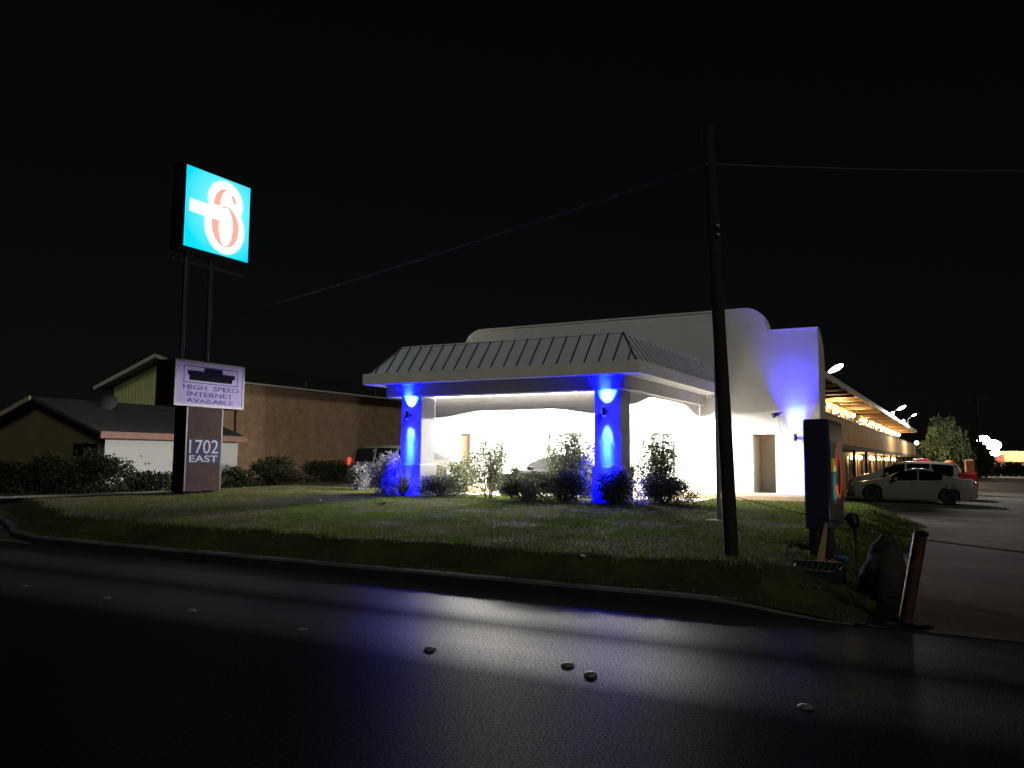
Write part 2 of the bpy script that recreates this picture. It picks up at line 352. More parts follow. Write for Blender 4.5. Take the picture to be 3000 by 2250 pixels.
def lawn_top(x): return 26.2 if x < -18.5 else (22.5 if x < -6.7 else 24.7)
for i, x in enumerate(xs):
    for j, t in enumerate(ys):
        y0 = yk(x)+.1-.1*sm(-3.2,-2.2,x); y = y0 + (lawn_top(x)-y0)*(t**1.5)
        idx[i,j] = len(lw.v); lw.v.append((x, y, land(x,y)))
for i in range(len(xs)-1):
    for j in range(len(ys)-1): lw.f.append((idx[i,j],idx[i+1,j],idx[i+1,j+1],idx[i,j+1]))
struct(lw.build('lawn', lawnmat(), smooth=True))
# grass blades over it
def grass():
    n = 200000
    x = rng.uniform(-23.8,-1.1,n*2); t = rng.uniform(0,1,n*2)
    keep = []
    for a, b in zip(x, t):
        y0 = yk(a)+.14; y = y0 + (lawn_top(a)-y0)*b**1.15
        d = y-y0
        if -2.2 < a < -1.35 and 10.6 < y < 11.5: continue
        cl = .5+.5*math.sin(a*2.1+y*1.3)*math.sin(a*.9-y*1.9+1) 
        if rng.random() < (.30 + .70*cl)*(.35 if math.sin(a*1.3+2)*math.sin(y*1.9+a*.4) > .72 else 1)*max(.10+.90*sm(.75,1.5,d), .5*(1-sm(.1,.35,d))): keep.append((a,y,d))
        if len(keep) >= n: break
    P = np.array(keep); m = len(P)
    z = np.array([land(a,b) for a, b, _ in keep])
    h = rng.uniform(.018,.055,m)*np.where(rng.random(m)<.02,1.9,1.)*np.where((P[:,2]<1.35)&(P[:,2]>.7),1.7,1.); ang = rng.uniform(0,2*PI,m); wd = rng.uniform(.006,.012,m)
    lean = rng.uniform(0,.8,m)*h; la = rng.uniform(0,2*PI,m)
    V = np.zeros((m,3,3)); c, s = np.cos(ang)*wd, np.sin(ang)*wd
    V[:,0] = np.stack([P[:,0]-c, P[:,1]-s, z-.005],1); V[:,1] = np.stack([P[:,0]+c, P[:,1]+s, z-.005],1)
    V[:,2] = np.stack([P[:,0]+np.cos(la)*lean, P[:,1]+np.sin(la)*lean, z+h],1)
    me = bpy.data.meshes.new('grass'); me.vertices.add(m*3); me.vertices.foreach_set('co', V.ravel())
    me.loops.add(m*3); me.loops.foreach_set('vertex_index', np.arange(m*3)); me.polygons.add(m); me.polygons.foreach_set('loop_start', np.arange(m)*3); me.polygons.foreach_set('loop_total', np.full(m,3))
    me.update(); me.validate()
    gm = bpy.data.materials.new('grass_blades'); gm.use_nodes = True; nt = gm.node_tree; N = nt.nodes; L = nt.links; N.remove(N['Principled BSDF'])
    g = N.new('ShaderNodeNewGeometry'); nz = N.new('ShaderNodeTexNoise'); nz.inputs['Scale'].default_value = .45; nz.inputs['Detail'].default_value = 6; L.new(g.outputs['Position'], nz.inputs['Vector'])
    sx = N.new('ShaderNodeSeparateXYZ'); L.new(g.outputs['Position'], sx.inputs[0])
    wx = N.new('ShaderNodeMapRange'); wx.inputs['From Min'].default_value = -22; wx.inputs['From Max'].default_value = -11; wx.inputs['To Min'].default_value = -.22; wx.inputs['To Max'].default_value = -.01; L.new(sx.outputs['X'], wx.inputs['Value'])
    a0 = N.new('ShaderNodeMath'); a0.operation = 'ADD'; L.new(nz.outputs['Fac'], a0.inputs[0]); L.new(wx.outputs[0], a0.inputs[1])
    ad = N.new('ShaderNodeMath'); ad.operation = 'MULTIPLY_ADD'; ad.inputs[1].default_value = .3; L.new(g.outputs['Random Per Island'], ad.inputs[0]); L.new(a0.outputs[0], ad.inputs[2])
    r = N.new('ShaderNodeValToRGB'); e = r.color_ramp.elements; e[0].position = .42; e[0].color = (.15,.135,.075,1); e[1].position = .85; e[1].color = (.07,.145,.012,1)
    k = e.new(.62); k.color = (.10,.118,.032,1)
    L.new(ad.outputs[0], r.inputs['Fac'])
    df = N.new('ShaderNodeBsdfDiffuse'); tr = N.new('ShaderNodeBsdfTranslucent'); mx = N.new('ShaderNodeMixShader'); mx.inputs['Fac'].default_value = .45
    L.new(r.outputs['Color'], df.inputs['Color']); L.new(r.outputs['Color'], tr.inputs['Color']); L.new(df.outputs[0], mx.inputs[1]); L.new(tr.outputs[0], mx.inputs[2]); L.new(mx.outputs[0], N['Material Output'].inputs['Surface'])
    me.materials.append(gm); o = bpy.data.objects.new('grass', me); COL.objects.link(o); o['kind'] = 'stuff'
    o['label'] = 'short patchy grass growing on the lawn in front of the motel canopy'; o['category'] = 'grass'
grass()
# path at the left edge of the lawn
pth = MB(); py = fr(12.7,44,40)
for a, b in zip(py, py[1:]):
    def xa(y): return -24.0 - 1.6*sm(20,13,y) if False else -24.05
    pth.quad((-25.1,a,.475),(-23.85,a,.475+.003*math.sin(a*3)),(-23.85,b,.475+.003*math.sin(b*3)),(-25.1,b,.475))
struct(pth.build('path', mat('pale_path', (.30,.28,.24), .9, noise=.25, nscale=1.5, bump=.4, bscale=20)))
# drive under the canopy and raised sidewalk
struct(MB().box(-23.9,-6.62,22.45,27.2,.1,.44).build('canopy_driveway', M['concrete']))
struct(grid(fr(-6.6,-.6,20),fr(24.6,31,10),lambda x,y: (.48*(1-sm(-4.6,-1.2,x))-.04)).build('driveway_ramp', M['lot'], smooth=True))
struct(MB().bbox(-21.5,-3.75,27.2,28.46,.1,.615,.03).build('sidewalk', mat('tan_sidewalk', (.40,.31,.19), .85, noise=.15, nscale=2, bump=.3)))

# ------------------------------------------------------------------ motel lobby
lob = thing('motel_building', 'white stucco motel lobby with curved parapet and recessed doorway behind the canopy', 'building', (-12,28.5,.62))
HUMP0, HUMP1, ZT, ZS, RR = -18.05, -5.78, 6.95, 6.13, .82
def ztop(x):
    if x <= HUMP0 or x >= HUMP1: return ZS
    d = min(x-HUMP0, HUMP1-x)
    return ZS + (math.sqrt(max(0, RR*RR-(RR-d)**2)) if d < RR else RR)
def wall(b, x0, x1, zb, topf, holes, y0, y1, extra=()):
    br = sorted(set([x0,x1]+[h[0] for h in holes]+[h[1] for h in holes]+list(extra)))
    for a, c in zip(br, br[1:]):
        m = (a+c)/2; spans = [(zb, None)]
        for hx0,hx1,hz0,hz1 in holes:
            if hx0 <= m <= hx1: spans = [(zb,hz0),(hz1,None)] if hz0 > zb+.001 else [(hz1,None)]
        for lo, hi in spans:
            ha, hc = (topf(a+1e-6), topf(c-1e-6)) if hi is None else (hi, hi)
            for y in (y0, y1): b.quad((a,y,lo),(c,y,lo),(c,y,hc),(a,y,ha))
            b.quad((a,y0,ha),(c,y0,hc),(c,y1,hc),(a,y1,ha))
    for hx0,hx1,hz0,hz1 in holes:
        b.quad((hx0,y0,hz0),(hx0,y1,hz0),(hx0,y1,hz1),(hx0,y0,hz1)); b.quad((hx1,y0,hz0),(hx1,y1,hz0),(hx1,y1,hz1),(hx1,y0,hz1))
        b.quad((hx0,y0,hz1),(hx1,y0,hz1),(hx1,y1,hz1),(hx0,y1,hz1)); b.quad((hx0,y0,hz0),(hx1,y0,hz0),(hx1,y1,hz0),(hx0,y1,hz0))
    for x in (x0, x1): b.quad((x,y0,zb),(x,y1,zb),(x,y1,topf(x)),(x,y0,topf(x)))
    return b
arcs = [HUMP0+RR*(1-math.cos(t*PI/2/14)) for t in range(15)] + [HUMP1-RR*(1-math.cos(t*PI/2/14)) for t in range(15)]
arcs += [HUMP0-.001, HUMP1+.001]
DOORS = (-6.38,-5.64,.64,2.62); LDOOR = (-18.32,-17.72,.64,2.72)
WINS = [(-14.2,-11.9,.75,2.71),(-10.0,-9.15,.75,2.70)]
wall(MB(), -20.0, -4.2, .1, ztop, [DOORS, LDOOR]+WINS, 28.5, 28.8, arcs).build('wall', M['stucco'], lob, recalc=False)
# return wall with a rounded top on the right, back volume
sp = [(28.8,.1),(28.8,6.13)] + [(28.8+1.1*math.sin(t), 6.13-1.1*(1-math.cos(t))) for t in [PI/2*k/10 for k in range(1,11)]] + [(29.9,.1)]
MB().prism(sp,'x',-4.5,-4.2).build('side_wall', M['beam'], lob)
MB().box(-19.98,-5.4,28.82,36,.1,5.2).build('rear_block', M['stucco'], lob)
cp = MB()
cxs = sorted(set([-20.03]+arcs+[-4.17]))
for a, c in zip(cxs, cxs[1:]):
    za, zc = ztop(a+1e-6 if abs(a-HUMP0)>.0005 else a), ztop(c-1e-6)
    cp.add([(a,28.45,za),(c,28.45,zc),(c,28.45,zc+.05),(a,28.45,za+.05),(a,28.85,za),(c,28.85,zc),(c,28.85,zc+.05),(a,28.85,za+.05)],[(0,1,2,3),(4,5,6,7),(3,2,6,7),(0,1,5,4)])
cp.build('parapet_cap', M['fascia'], lob)
# recessed doorway on the right
rc = MB(); x0,x1,z0,z1 = DOORS
rc.quad((x0,28.79,z0),(x0,29.75,z0),(x0,29.75,z1),(x0,28.79,z1)).quad((x1,28.79,z0),(x1,29.75,z0),(x1,29.75,z1),(x1,28.79,z1)).quad((x0,28.79,z1),(x1,28.79,z1),(x1,29.75,z1),(x0,29.75,z1)).quad((x0,28.79,z0),(x1,28.79,z0),(x1,29.75,z0),(x0,29.75,z0))
# the rear block is cut away behind the recess by building the niche in front of it
bpy.data.objects['rear_block'].data.clear_geometry()
MB().box(-19.98,x0-.02,28.82,36,.1,5.2).box(x1+.02,-5.4,28.82,36,.1,5.2).box(x0-.02,x1+.02,29.8,36,.1,5.2).box(x0-.02,x1+.02,28.82,29.8,z1+.02,5.2).build('rear_block_tmp', M['stucco'], lob)
_t = bpy.data.objects['rear_block_tmp']; _o = bpy.data.objects['rear_block']; _o.data = _t.data; _o.location = _t.location; bpy.data.objects.remove(_t)
M['beige'] = mat('beige_niche_paint', (.42,.38,.30), .8, noise=.05)
rc.build('doorway_recess', M['beige'], lob)
d = MB().box(x0+.01,x1-.01,29.70,29.74,z0+.01,z1-.01).build('door', mat('beige_door', (.40,.37,.30), .5, noise=.06), lob)
MB().lathe([(.03,0),(.035,.03),(.02,.06)],(x1-.09,29.64,1.6),'y',10).build('handle', M['galv'], d)
lamp('POINT',(x1-.12,29.2,2.45),2.2,(1,.62,.25),.04,lob)
# left doorway with slatted blind
x0,x1,z0,z1 = LDOOR
bl = MB()
for k in range(20): bl.box(x0+.03,x1-.03,28.76,28.775,z0+.05+k*.1,z0+.13+k*.1)
d = MB().box(x0+.01,x1-.01,28.78,28.81,z0+.01,z1-.01).build('door', mat('tan_door', (.30,.22,.13), .6, noise=.1), lob); d['label'] = 'narrow tan door with slatted blind'
bl.build('blind', mat('tan_blind', (.34,.25,.15), .6, noise=.12), d)
for x0,x1,z0,z1 in WINS:
    fm = MB(); t = .05
    fm.box(x0-.02,x0+t,28.47,28.6,z0,z1+.02).box(x1-t,x1+.02,28.47,28.6,z0,z1+.02).box(x0+t,x1-t,28.47,28.6,z1-t,z1+.02).box(x0+t,x1-t,28.47,28.6,z0-.02,z0+t).box((x0+x1)/2-.025,(x0+x1)/2+.025,28.48,28.59,z0+t,z1-t)
    wo = MB().box(x0+.02,x1-.02,28.62,28.66,z0+.02,z1-.02).build('window', M['curtain'], lob)
    fm.build('frame', M['aluminium'], wo)
MB().box(-8.12,-7.5,28.2,28.48,.62,3.9).build('pilaster', M['stucco'], lob)
# rooftop bits peeking over the canopy
for (x, s) in ((-12.95,1),(-12.25,.55)):
    MB().sphere((x,27.4,5.32),.22*s,10,8,(1.6,1,1)).build('roof_vent', M['dark'], lob, smooth=True)

# ------------------------------------------------------------------ entrance canopy
can = thing('entrance_canopy', 'white drive-through canopy with grey seamed metal roof on two blue-lit columns', 'canopy', (-11.75,21,.55))
FX0,FX1,FY0,FY1,FZ0,FZ1 = -16.25,-7.25,19.8,28.44,3.95,4.28
fb = MB()
def ring(b, o, i, z0, z1):   # rectangular ring between outer and inner rectangles
    (ax,bx,ay,by),(cx,dx_,cy,dy) = o,i
    O = [(ax,ay),(bx,ay),(bx,by),(ax,by)]; I = [(cx,cy),(dx_,cy),(dx_,dy),(cx,dy)]
    for k in range(4):
        j = (k+1)%4
        b.quad((*O[k],z0),(*O[j],z0),(*O[j],z1),(*O[k],z1)); b.quad((*I[k],z0),(*I[j],z0),(*I[j],z1),(*I[k],z1))
        b.quad((*O[k],z1),(*O[j],z1),(*I[j],z1),(*I[k],z1)); b.quad((*O[k],z0),(*O[j],z0),(*I[j],z0),(*I[k],z0))
ring(fb,(FX0,FX1,FY0,FY1),(FX0+.06,FX1-.06,FY0+.06,FY1-.06),FZ0,FZ1)
fb.build('fascia', M['fascia'], can)
MB().box(FX0+.062,FX1-.062,FY0+.062,FY1-.062,FZ0+.02,FZ0+.06).build('ceiling', M['ceil'], can)
# mansard roof
rx0,rx1,ry0,ry1 = FX0+.16,FX1-.16,FY0+.16,FY1-.05
tx0,tx1,ty0,ty1 = FX0+.86,FX1-.78,FY0+.86,FY1-.62
ZR0,ZR1 = 4.29,5.14
rb = MB()
A = [(rx0,ry0,ZR0),(rx1,ry0,ZR0),(rx1,ry1,ZR0),(rx0,ry1,ZR0)]; B = [(tx0,ty0,ZR1),(tx1,ty0,ZR1),(tx1,ty1,ZR1),(tx0,ty1,ZR1)]
for k in range(4): rb.quad(A[k],A[(k+1)%4],B[(k+1)%4],B[k])
rb.quad(*B).quad(*A)
roof = rb.build('roof', M['roofmetal'], can)
cpb = MB()
for k in range(4): cpb.tube([B[k],B[(k+1)%4]],.045,6)
cpb.build('ridge_cap', M['roofmetal'], roof)
sb = MB()
def seam(p, q, n, w_=1.):
    p, q = Vector(p), Vector(q); dd = (q-p).normalized(); s_ = dd.cross(n).normalized()*.014*w_; h = n.normalized()*.04*w_
    sb.add([p-s_,p+s_,q+s_,q-s_,p-s_+h,p+s_+h,q+s_+h,q-s_+h],[(4,5,6,7),(0,1,5,4),(1,2,6,5),(2,3,7,6),(3,0,4,7)])
slf = (ty0-ry0)/(ZR1-ZR0); nF = Vector((0,-1,slf)); slr = (rx1-tx1)/(ZR1-ZR0); nR = Vector((1,0,slr))
n = 21
for k in range(n):
    x = rx0+.2+(rx1-rx0-.4)*k/(n-1)
    t = 1.
    if x < tx0: t = (x-rx0)/(tx0-rx0)
    if x > tx1: t = (rx1-x)/(rx1-tx1)
    seam((x,ry0,ZR0),(x,ry0+(ty0-ry0)*t,ZR0+(ZR1-ZR0)*t),nF)
n = 20
for k in range(n):
    y = ry0+.2+(ry1-ry0-.4)*k/(n-1); t = 1.
    if y < ty0: t = (y-ry0)/(ty0-ry0)
    if y > ty1: t = (ry1-y)/(ry1-ty1)
    seam((rx1,y,ZR0),(rx1-(rx1-tx1)*t,y,ZR0+(ZR1-ZR0)*t),nR,.45)
for a, b, nn in ((A[1],B[1],Vector((1,-1,1))),(A[0],B[0],Vector((-1,-1,1)))): seam(a,b,nn)
sb.build('roof_seams', M['seam'], roof)
# beams and arched headers
BZ0,BZ1 = 3.60,FZ0+.019
MB().box(-15.8,-7.9,20.42,21.05,BZ0,BZ1).build('beam', M['beam'], can)
def arched(p0, p1, z_end, z_mid, ztop_, th, axis, c):
    b = MB(); n = 24; pts = []
    for k in range(n+1):
        t = k/n; e = min(t,1-t)/.30; zz = z_end+(z_mid-z_end)*(sm(0,1,e) if e < 1 else 1)
        pts.append((p0+(p1-p0)*t, zz))
    poly = pts + [(p1,ztop_),(p0,ztop_)]
    for (a, b_) in zip(pts, pts[1:]):
        q = [(a[0],a[1]),(b_[0],b_[1]),(b_[0],ztop_),(a[0],ztop_)]
        for h in (c, c+th):
            b.quad(*[((u,h,z) if axis=='x' else (h,u,z)) for u, z in q])
        b.quad(*[((u,h,z) if axis=='x' else (h,u,z)) for u, z, h in ((a[0],a[1],c),(b_[0],b_[1],c),(b_[0],b_[1],c+th),(a[0],a[1],c+th))])
    return b
arched(-14.55,-8.86,2.98,3.17,BZ0-.005,.12,'x',21.30).build('arched_header', M['beam'], can)
MB().box(-8.32,-7.9,21.06,28.2,BZ0+.02,BZ1).build('beam', M['beam'], can)
MB().box(-15.8,-15.38,21.06,28.2,BZ0+.02,BZ1).build('beam', M['beam'], can)
arched(21.45,28.19,3.25,3.62-.03,BZ0+.018,.12,'y',-8.25).build('arched_header', M['stucco'], can)
for cx in (-8.46,-14.95):
    c = MB().bbox(cx-.38,cx+.38,20.58,21.32,1.5,BZ0-.003,.015).build('column', M['column'], can)
    MB().bbox(cx-.425,cx+.425,20.50,21.40,.35,1.53,.02).build('plinth', M['column'], c)
CL = [(-9.4,26.2),(-12,26.2),(-14.6,26.2),(-9.4,23.4),(-14.6,23.4)]
for i, (x, y) in enumerate(CL):
    cz = FZ0+.02 if x > -14 else 3.62  # left lamps hung low on added rods so their light clears the beam
    t = thing('ceiling_light', 'round white ceiling light under the canopy, ' + ['back row by the right-hand beam','back row centre','back row by the left-hand beam','front row by the right-hand column','front row by the left-hand column'][i], 'ceiling light', (x,y,FZ0+.02), 'ceiling lights under the canopy')
    MB().lathe([(0,.0),(.17,0),(.17,-.05),(.15,-.06)],(x,y,cz)).build('housing', M['trim'], t)
    if cz < 3.9: MB().tube([(x,y,cz),(x,y,FZ0+.02)],.015,6).build('added_rod', M['trim'], t)
    MB().lathe([(.15,-.055),(.12,-.08),(0,-.09)],(x,y,cz)).build('lens', emit('lamp_lens',(1,1,.97),14) if i == 0 else bpy.data.materials['lamp_lens'], t)
    lamp('POINT',(x,y,cz-.14),[1650,1350,2500,1600,2500][i],(1,.97,.9),.1,t)

# ------------------------------------------------------------------ blue up-and-down wall lamps
BLUE = (.0,.0,1.); CY = (.05,.26,1.)
def blue_lamp(x, ywall, z, label, s=1., col=BLUE):
    t = thing('wall_lamp', label, 'wall lamp', (x,ywall,z), 'blue up-and-down wall lamps')
    y = ywall-.22
    MB().lathe([(0,-.12),(.05,-.12),(.055,-.11),(.055,.11),(.05,.12),(0,.12)],(x,y,z),'z',16).build('lamp_body', M['dark'], t, smooth=True)
    MB().box(x-.035,x+.035,y+.04,ywall+.0,z-.04,z+.04).build('bracket', M['dark'], t)
    for sg in (-1,1):
        MB().lathe([(0,sg*.122),(.045,sg*.122)],(x,y,z),'z',16).build('lens', emit('blue_lens',(.25,.3,1),6) if 'blue_lens' not in bpy.data.materials else bpy.data.materials['blue_lens'], t)
        zz = z+sg*.15
        lamp('SPOT',(x,y-.02,zz),30000*s,col,.03,t,(x,ywall,zz+sg*.55),74,1.)
        k = 5 if s < 1 else 1.
        if sg > 0:
            lamp('SPOT',(x,y,zz),900*s*k,CY,.015,t,(x,ywall,zz+.34),70,.9)
        else:
            lamp('SPOT',(x,y,zz),700*s*k,CY,.015,t,(x,ywall,zz-.5),44,1.)
            lamp('SPOT',(x,y,zz),1700*s,CY,.015,t,(x,ywall+.01,zz-1.1),17,1.)
    lamp('POINT',(x,ywall-.09,z+.2),48*s,col,.03,t); lamp('POINT',(x,ywall-.09,z-.2),48*s,col,.03,t)
    return t
blue_lamp(-8.46,20.58,3.0,'blue wall lamp on the front of the right-hand canopy column')
blue_lamp(-14.95,20.58,3.03,'blue wall lamp on the front of the left-hand canopy column')
blue_lamp(-4.95,28.5,2.5,'blue wall lamp on the plain wall right of the recessed doorway',.10,(.012,.0,1.))
# dark flood lamp on an arm
t = thing('floodlight', 'small black floodlight on a bent arm above the recessed doorway', 'floodlight', (-5.45,28.5,3.3))
MB().tube([(-5.4,28.5,3.33),(-5.42,28.36,3.34),(-5.5,28.25,3.28)],.02,8).build('arm', M['dark'], t)
MB().tube([(-5.47,28.27,3.30),(-5.62,28.12,3.22)],[.05,.085],12).build('lamp_head', M['dark'], t)
MB().tube([(-5.45,28.34,3.3),(-5.50,28.40,3.0),(-5.42,28.45,2.75),(-5.36,28.48,2.6)],.008,6).build('cable', M['dark'], t)

# ------------------------------------------------------------------ two-storey room wing
wing = thing('motel_wing', 'long two-storey tan motel wing with open balcony walkway behind the lobby', 'building', (-6.4,66,0))
W0,W1 = 30.2,99
tanm = mat('tan_wood_siding', (.80,.47,.19), .75, noise=.14, nscale=1.3, bump=.2)
wl = MB().box(-14,-6.4,W0,W1,-.2,4.98).build('wall', mat('ochre_wall', (.36,.25,.13), .8, noise=.1, nscale=1), wing)
MB().box(-6.39,-4.95,W0,103.2,2.30,2.52).build('walkway_deck', mat('deck_edge', (.20,.17,.13), .8, noise=.15), wing)
pb = MB(); y = W0; k = 0
while y < 103:
    pb.box(-5.09-.004*(k%2),-5.02+.004*(k%3),y,min(103,y+.29),2.52,3.68); y += .3; k += 1
pb.build('balcony_panel', tanm, wing)
MB().box(-5.14,-4.99,W0,103.1,3.68,3.76).build('handrail', mat('brown_rail', (.15,.10,.06), .6, noise=.1), wing)
wr_ = MB().prism([(-14.2,5.3),(-4.75,5.02),(-4.75,5.2),(-9.5,5.75),(-14.2,5.45)],'y',W0,99.6).build('roof', mat('eave_cream', (.45,.36,.22), .7, noise=.1), wing)
rm = mat('brown_rafter', (.22,.14,.07), .7, noise=.1)
r0 = MB().box(-6.39,-4.8,W0+1,W0+1.12,4.90,5.02).build('rafter', rm, wr_)
for k in range(1,28):
    c = r0.copy(); COL.objects.link(c); c.parent = wr_; c.location.y += k*2.45
MB().box(-4.74,-4.70,W0,99.6,4.98,5.22).build('gutter', mat('pale_gutter', (.55,.52,.45), .5, noise=.05), wr_)
for k in range(12):
    y = 34+k*5.8
    MB().box(-5.16,-5.04,y,y+.12,0,2.30).build('post', M['brownp'], wing)
dm = mat('brown_room_door', (.12,.06,.03), .5, noise=.15); gm = M['glassdark']
for lev in (0, 2.52):
    for k in range(10):
        y = 42+k*5.6
        d = MB().box(-6.39,-6.35,y,y+.95,lev+.03,lev+2.05).build('door', dm, wing)
        MB().sphere((-6.33,y+.85,lev+1.0),.04,8,6).build('handle', M['galv'], d)
        wn_ = MB().box(-6.39,-6.36,y+1.5,y+3.1,lev+.8,lev+2.0).build('window', gm, wing)
        MB().box(-6.37,-6.33,y+1.42,y+1.5,lev+.75,lev+2.05).box(-6.37,-6.33,y+3.1,y+3.18,lev+.75,lev+2.05).box(-6.37,-6.33,y+1.5,y+3.1,lev+2.0,lev+2.08).build('frame', M['aluminium'], wn_)
wlm = emit('warm_globe',(1,.72,.36),9)
def walkway_lamp(): 
    t = thing('walkway_lamp', 'x', 'wall lamp', (0,0,0), 'warm lamps along the motel walkways')
    MB().box(-.02,.03,-.06,.06,-.1,.1).build('backplate', M['brownp'], t, local=True)
    MB().lathe([(0,-.16),(.07,-.14),(.10,-.05),(.10,.05),(.06,.12),(0,.13)],(.13,0,0),'z',12).build('globe', wlm, t, local=True, smooth=True)
    lamp('POINT',(.42,0,0),150,(1,.66,.28),.06,t)
    return t
UP = [45.6,48.6,52.4,56.2,63.2,68.6,73.5,77.8,81.6,85.2,88.8,92.4,96.5]; LOW = [56.5,59.5,68.0,72.5,79.5,85.0,90.]
ordw = ['first','second','third','fourth','fifth','sixth','seventh','eighth','ninth','tenth','eleventh','twelfth','last']
proto = walkway_lamp()
for i, y in enumerate(UP):
    lb = f'warm lamp on the upper motel walkway, {ordw[i]} along from the lobby'
    if i == 0: proto.location = (-6.38,y,4.68); proto['label'] = lb
    else: copy_tree(proto,(-6.38,y,4.68),None,lb)
for i, y in enumerate(LOW):
    copy_tree(proto,(-6.38,y,2.02),None,f'warm lamp on the lower motel walkway, {ordw[i] if i<6 else "last"} along from the lobby')
# flood lamps above the wing roof
fl_em = emit('cool_flood',(1,1,.97),30)
def roof_flood(x, y, z, label, en, s=1.):
    t = thing('area_light', label, 'floodlight', (x,y,5.2), 'floodlights above the motel wing roof')
    MB().tube([(x-.5,y,5.2),(x-.5,y,5.2+.5*(z-5.2)),(x-.25,y,z-.12)],.05,8).build('pole', M['dark'], t)
    hd = MB().sphere((0,0,0),.30*s,16,10,(1.3,.8,.42)).build('lamp_head', M['galv'], t, local=True, smooth=True)
    hd.location = (0,0,z-5.2); hd.rotation_euler = (0,R(-26),R(12))
    ln = MB().sphere((.04,-.06,-.05),.27*s,16,10,(1.35,.85,.5)).build('lens', fl_em, t, local=True, smooth=True)
    ln.location = hd.location; ln.rotation_euler = hd.rotation_euler
    if en: lamp('SPOT',(x+.55,y-.2,z-.3),en,(1,.98,.9),.2,t,(x+9,y-2.5,0),118,.5)
roof_flood(-6.5,50,7.1,'bright floodlight above the motel roof nearest the lobby, largest of the three',7000,1.25)
roof_flood(-4.3,69,5.9,'middle floodlight on the eave halfway along the motel wing roof',0,.9)
lamp('POINT',(-3.9,68.5,5.3),900,(1,.96,.86),.2,bpy.data.objects['area_light.001'])
roof_flood(-4.2,84,6.1,'small dim floodlight on the eave towards the far end of the motel wing',0,.55)
lamp('POINT',(-3.7,84,5.3),1300,(1,.98,.9),.2,bpy.data.objects['area_light.002'])

# ------------------------------------------------------------------ roadside pylon sign
def text_mesh(txt, size, bold=0.):
    cu = bpy.data.curves.new('lettering','FONT'); cu.body = txt; cu.size = size; cu.extrude = .004; cu.offset = bold; cu.align_x = 'CENTER'; cu.align_y = 'CENTER'
    o = bpy.data.objects.new('tmp_lettering', cu); COL.objects.link(o)
    dg = bpy.context.evaluated_depsgraph_get(); me = bpy.data.meshes.new_from_object(o.evaluated_get(dg)); bpy.data.objects.remove(o)
    vs = [tuple(v.co) for v in me.vertices]; fs = [tuple(p.vertices) for p in me.polygons]
    return vs, fs
def text_x(txt, x, yc, zc, width, height, bold=0., spacing=1.):
    """lettering on a +x facing plane: reading direction runs along +y"""
    vs, fs = text_mesh(txt, 1., bold)
    a0, a1 = min(v[0] for v in vs), max(v[0] for v in vs); b0, b1 = min(v[1] for v in vs), max(v[1] for v in vs)
    b = MB(); b.add([(x+v[2], yc+(v[0]-(a0+a1)/2)*width/(a1-a0), zc+(v[1]-(b0+b1)/2)*height/(b1-b0)) for v in vs], fs); return b
SX = -21.77
sg = thing('roadside_sign', 'tall roadside pylon sign with lit turquoise square and white reader board over brown base', 'sign', (-22.05,18.6,.45))
bs = MB().bbox(-22.3,SX,17.86,19.30,.58,3.4,.015).build('base', M['brownp'], sg)
MB().box(-22.315,-22.28+.5,17.84,17.862,.56,3.3).build('dark_side_panel', M['black'], sg)
MB().box(-22.2,-21.9,18.0,18.25,.3,.6).box(-22.2,-21.9,18.95,19.15,.3,.6).build('foot', M['black'], sg)
for yy in (17.87,19.29): MB().box(SX-.02,SX+.012,yy-.025,yy+.025,.6,3.3).build('edge_trim', M['dark'], bs)
ad = MB().box(SX+.001,SX+.012,17.93,19.22,1.50,2.28).build('address_panel', mat('blue_grey_panel', (.024,.024,.05), .8, spec=.06, noise=.1), bs)
wh = mat('white_lettering', (.15,.15,.165), .6, noise=.1)
text_x('1702',SX+.014,18.575,2.02,1.16,.44,.0).build('house_number', wh, ad)
text_x('EAST',SX+.014,18.575,1.63,1.14,.22,.012).build('lettering', wh, ad)
# reader board
bd = MB().box(-22.62,SX,17.31,20.15,3.31,4.78).build('reader_board', M['black'], sg)
mp_ = mat('purple_grey_frame', (.16,.13,.17), .5, noise=.1); fm = MB()
fm.box(SX+.001,SX+.05,17.31,17.39,3.31,4.78).box(SX+.001,SX+.05,20.07,20.15,3.31,4.78).box(SX+.001,SX+.05,17.39,20.07,4.71,4.78).box(SX+.001,SX+.05,17.39,20.07,3.31,3.39)
fm.build('frame', mp_, bd)
fc = MB().box(SX+.001,SX+.03,17.391,20.069,3.391,4.709).build('face', mat('blue_lit_acrylic', (.25,.215,.37), .7, spec=.05, noise=.06, nscale=1.5), bd)  # white board with the tint of the blue lamps mixed into its colour
ink = mat('faded_purple_ink', (.025,.018,.075), .6, noise=.1); ink2 = mat('pale_purple_ink', (.085,.07,.17), .7, spec=.05, noise=.75, nscale=7)
bx = MB(); Y0,Y1,Z0,Z1 = 17.64,19.86,4.06,4.62; tt = .035; X0,X1 = SX+.031,SX+.035
bx.box(X0,X1,Y0,Y0+tt,Z0,Z1).box(X0,X1,Y1-tt,Y1,Z0,Z1).box(X0,X1,Y0+tt,Y1-tt,Z1-tt,Z1).box(X0,X1,Y0+tt,Y1-tt,Z0,Z0+tt)
bx.build('border', ink, fc)
pt = MB()
pt.prism([(17.80,4.46),(18.44,4.47),(18.44,4.58),(19.18,4.58),(19.20,4.44),(19.72,4.43),(19.72,4.30),(19.62,4.29),(19.60,4.15),(17.86,4.15),(17.88,4.30),(17.82,4.33)],'x',SX+.036,SX+.046)
pt.build('black_patch', mat('matt_black', (.006,.005,.009), .9, spec=.02, noise=.2), fc)
text_x('HIGH  SPEED',SX+.034,18.78,3.93,2.28,.155,.014).build('lettering', ink2, fc)
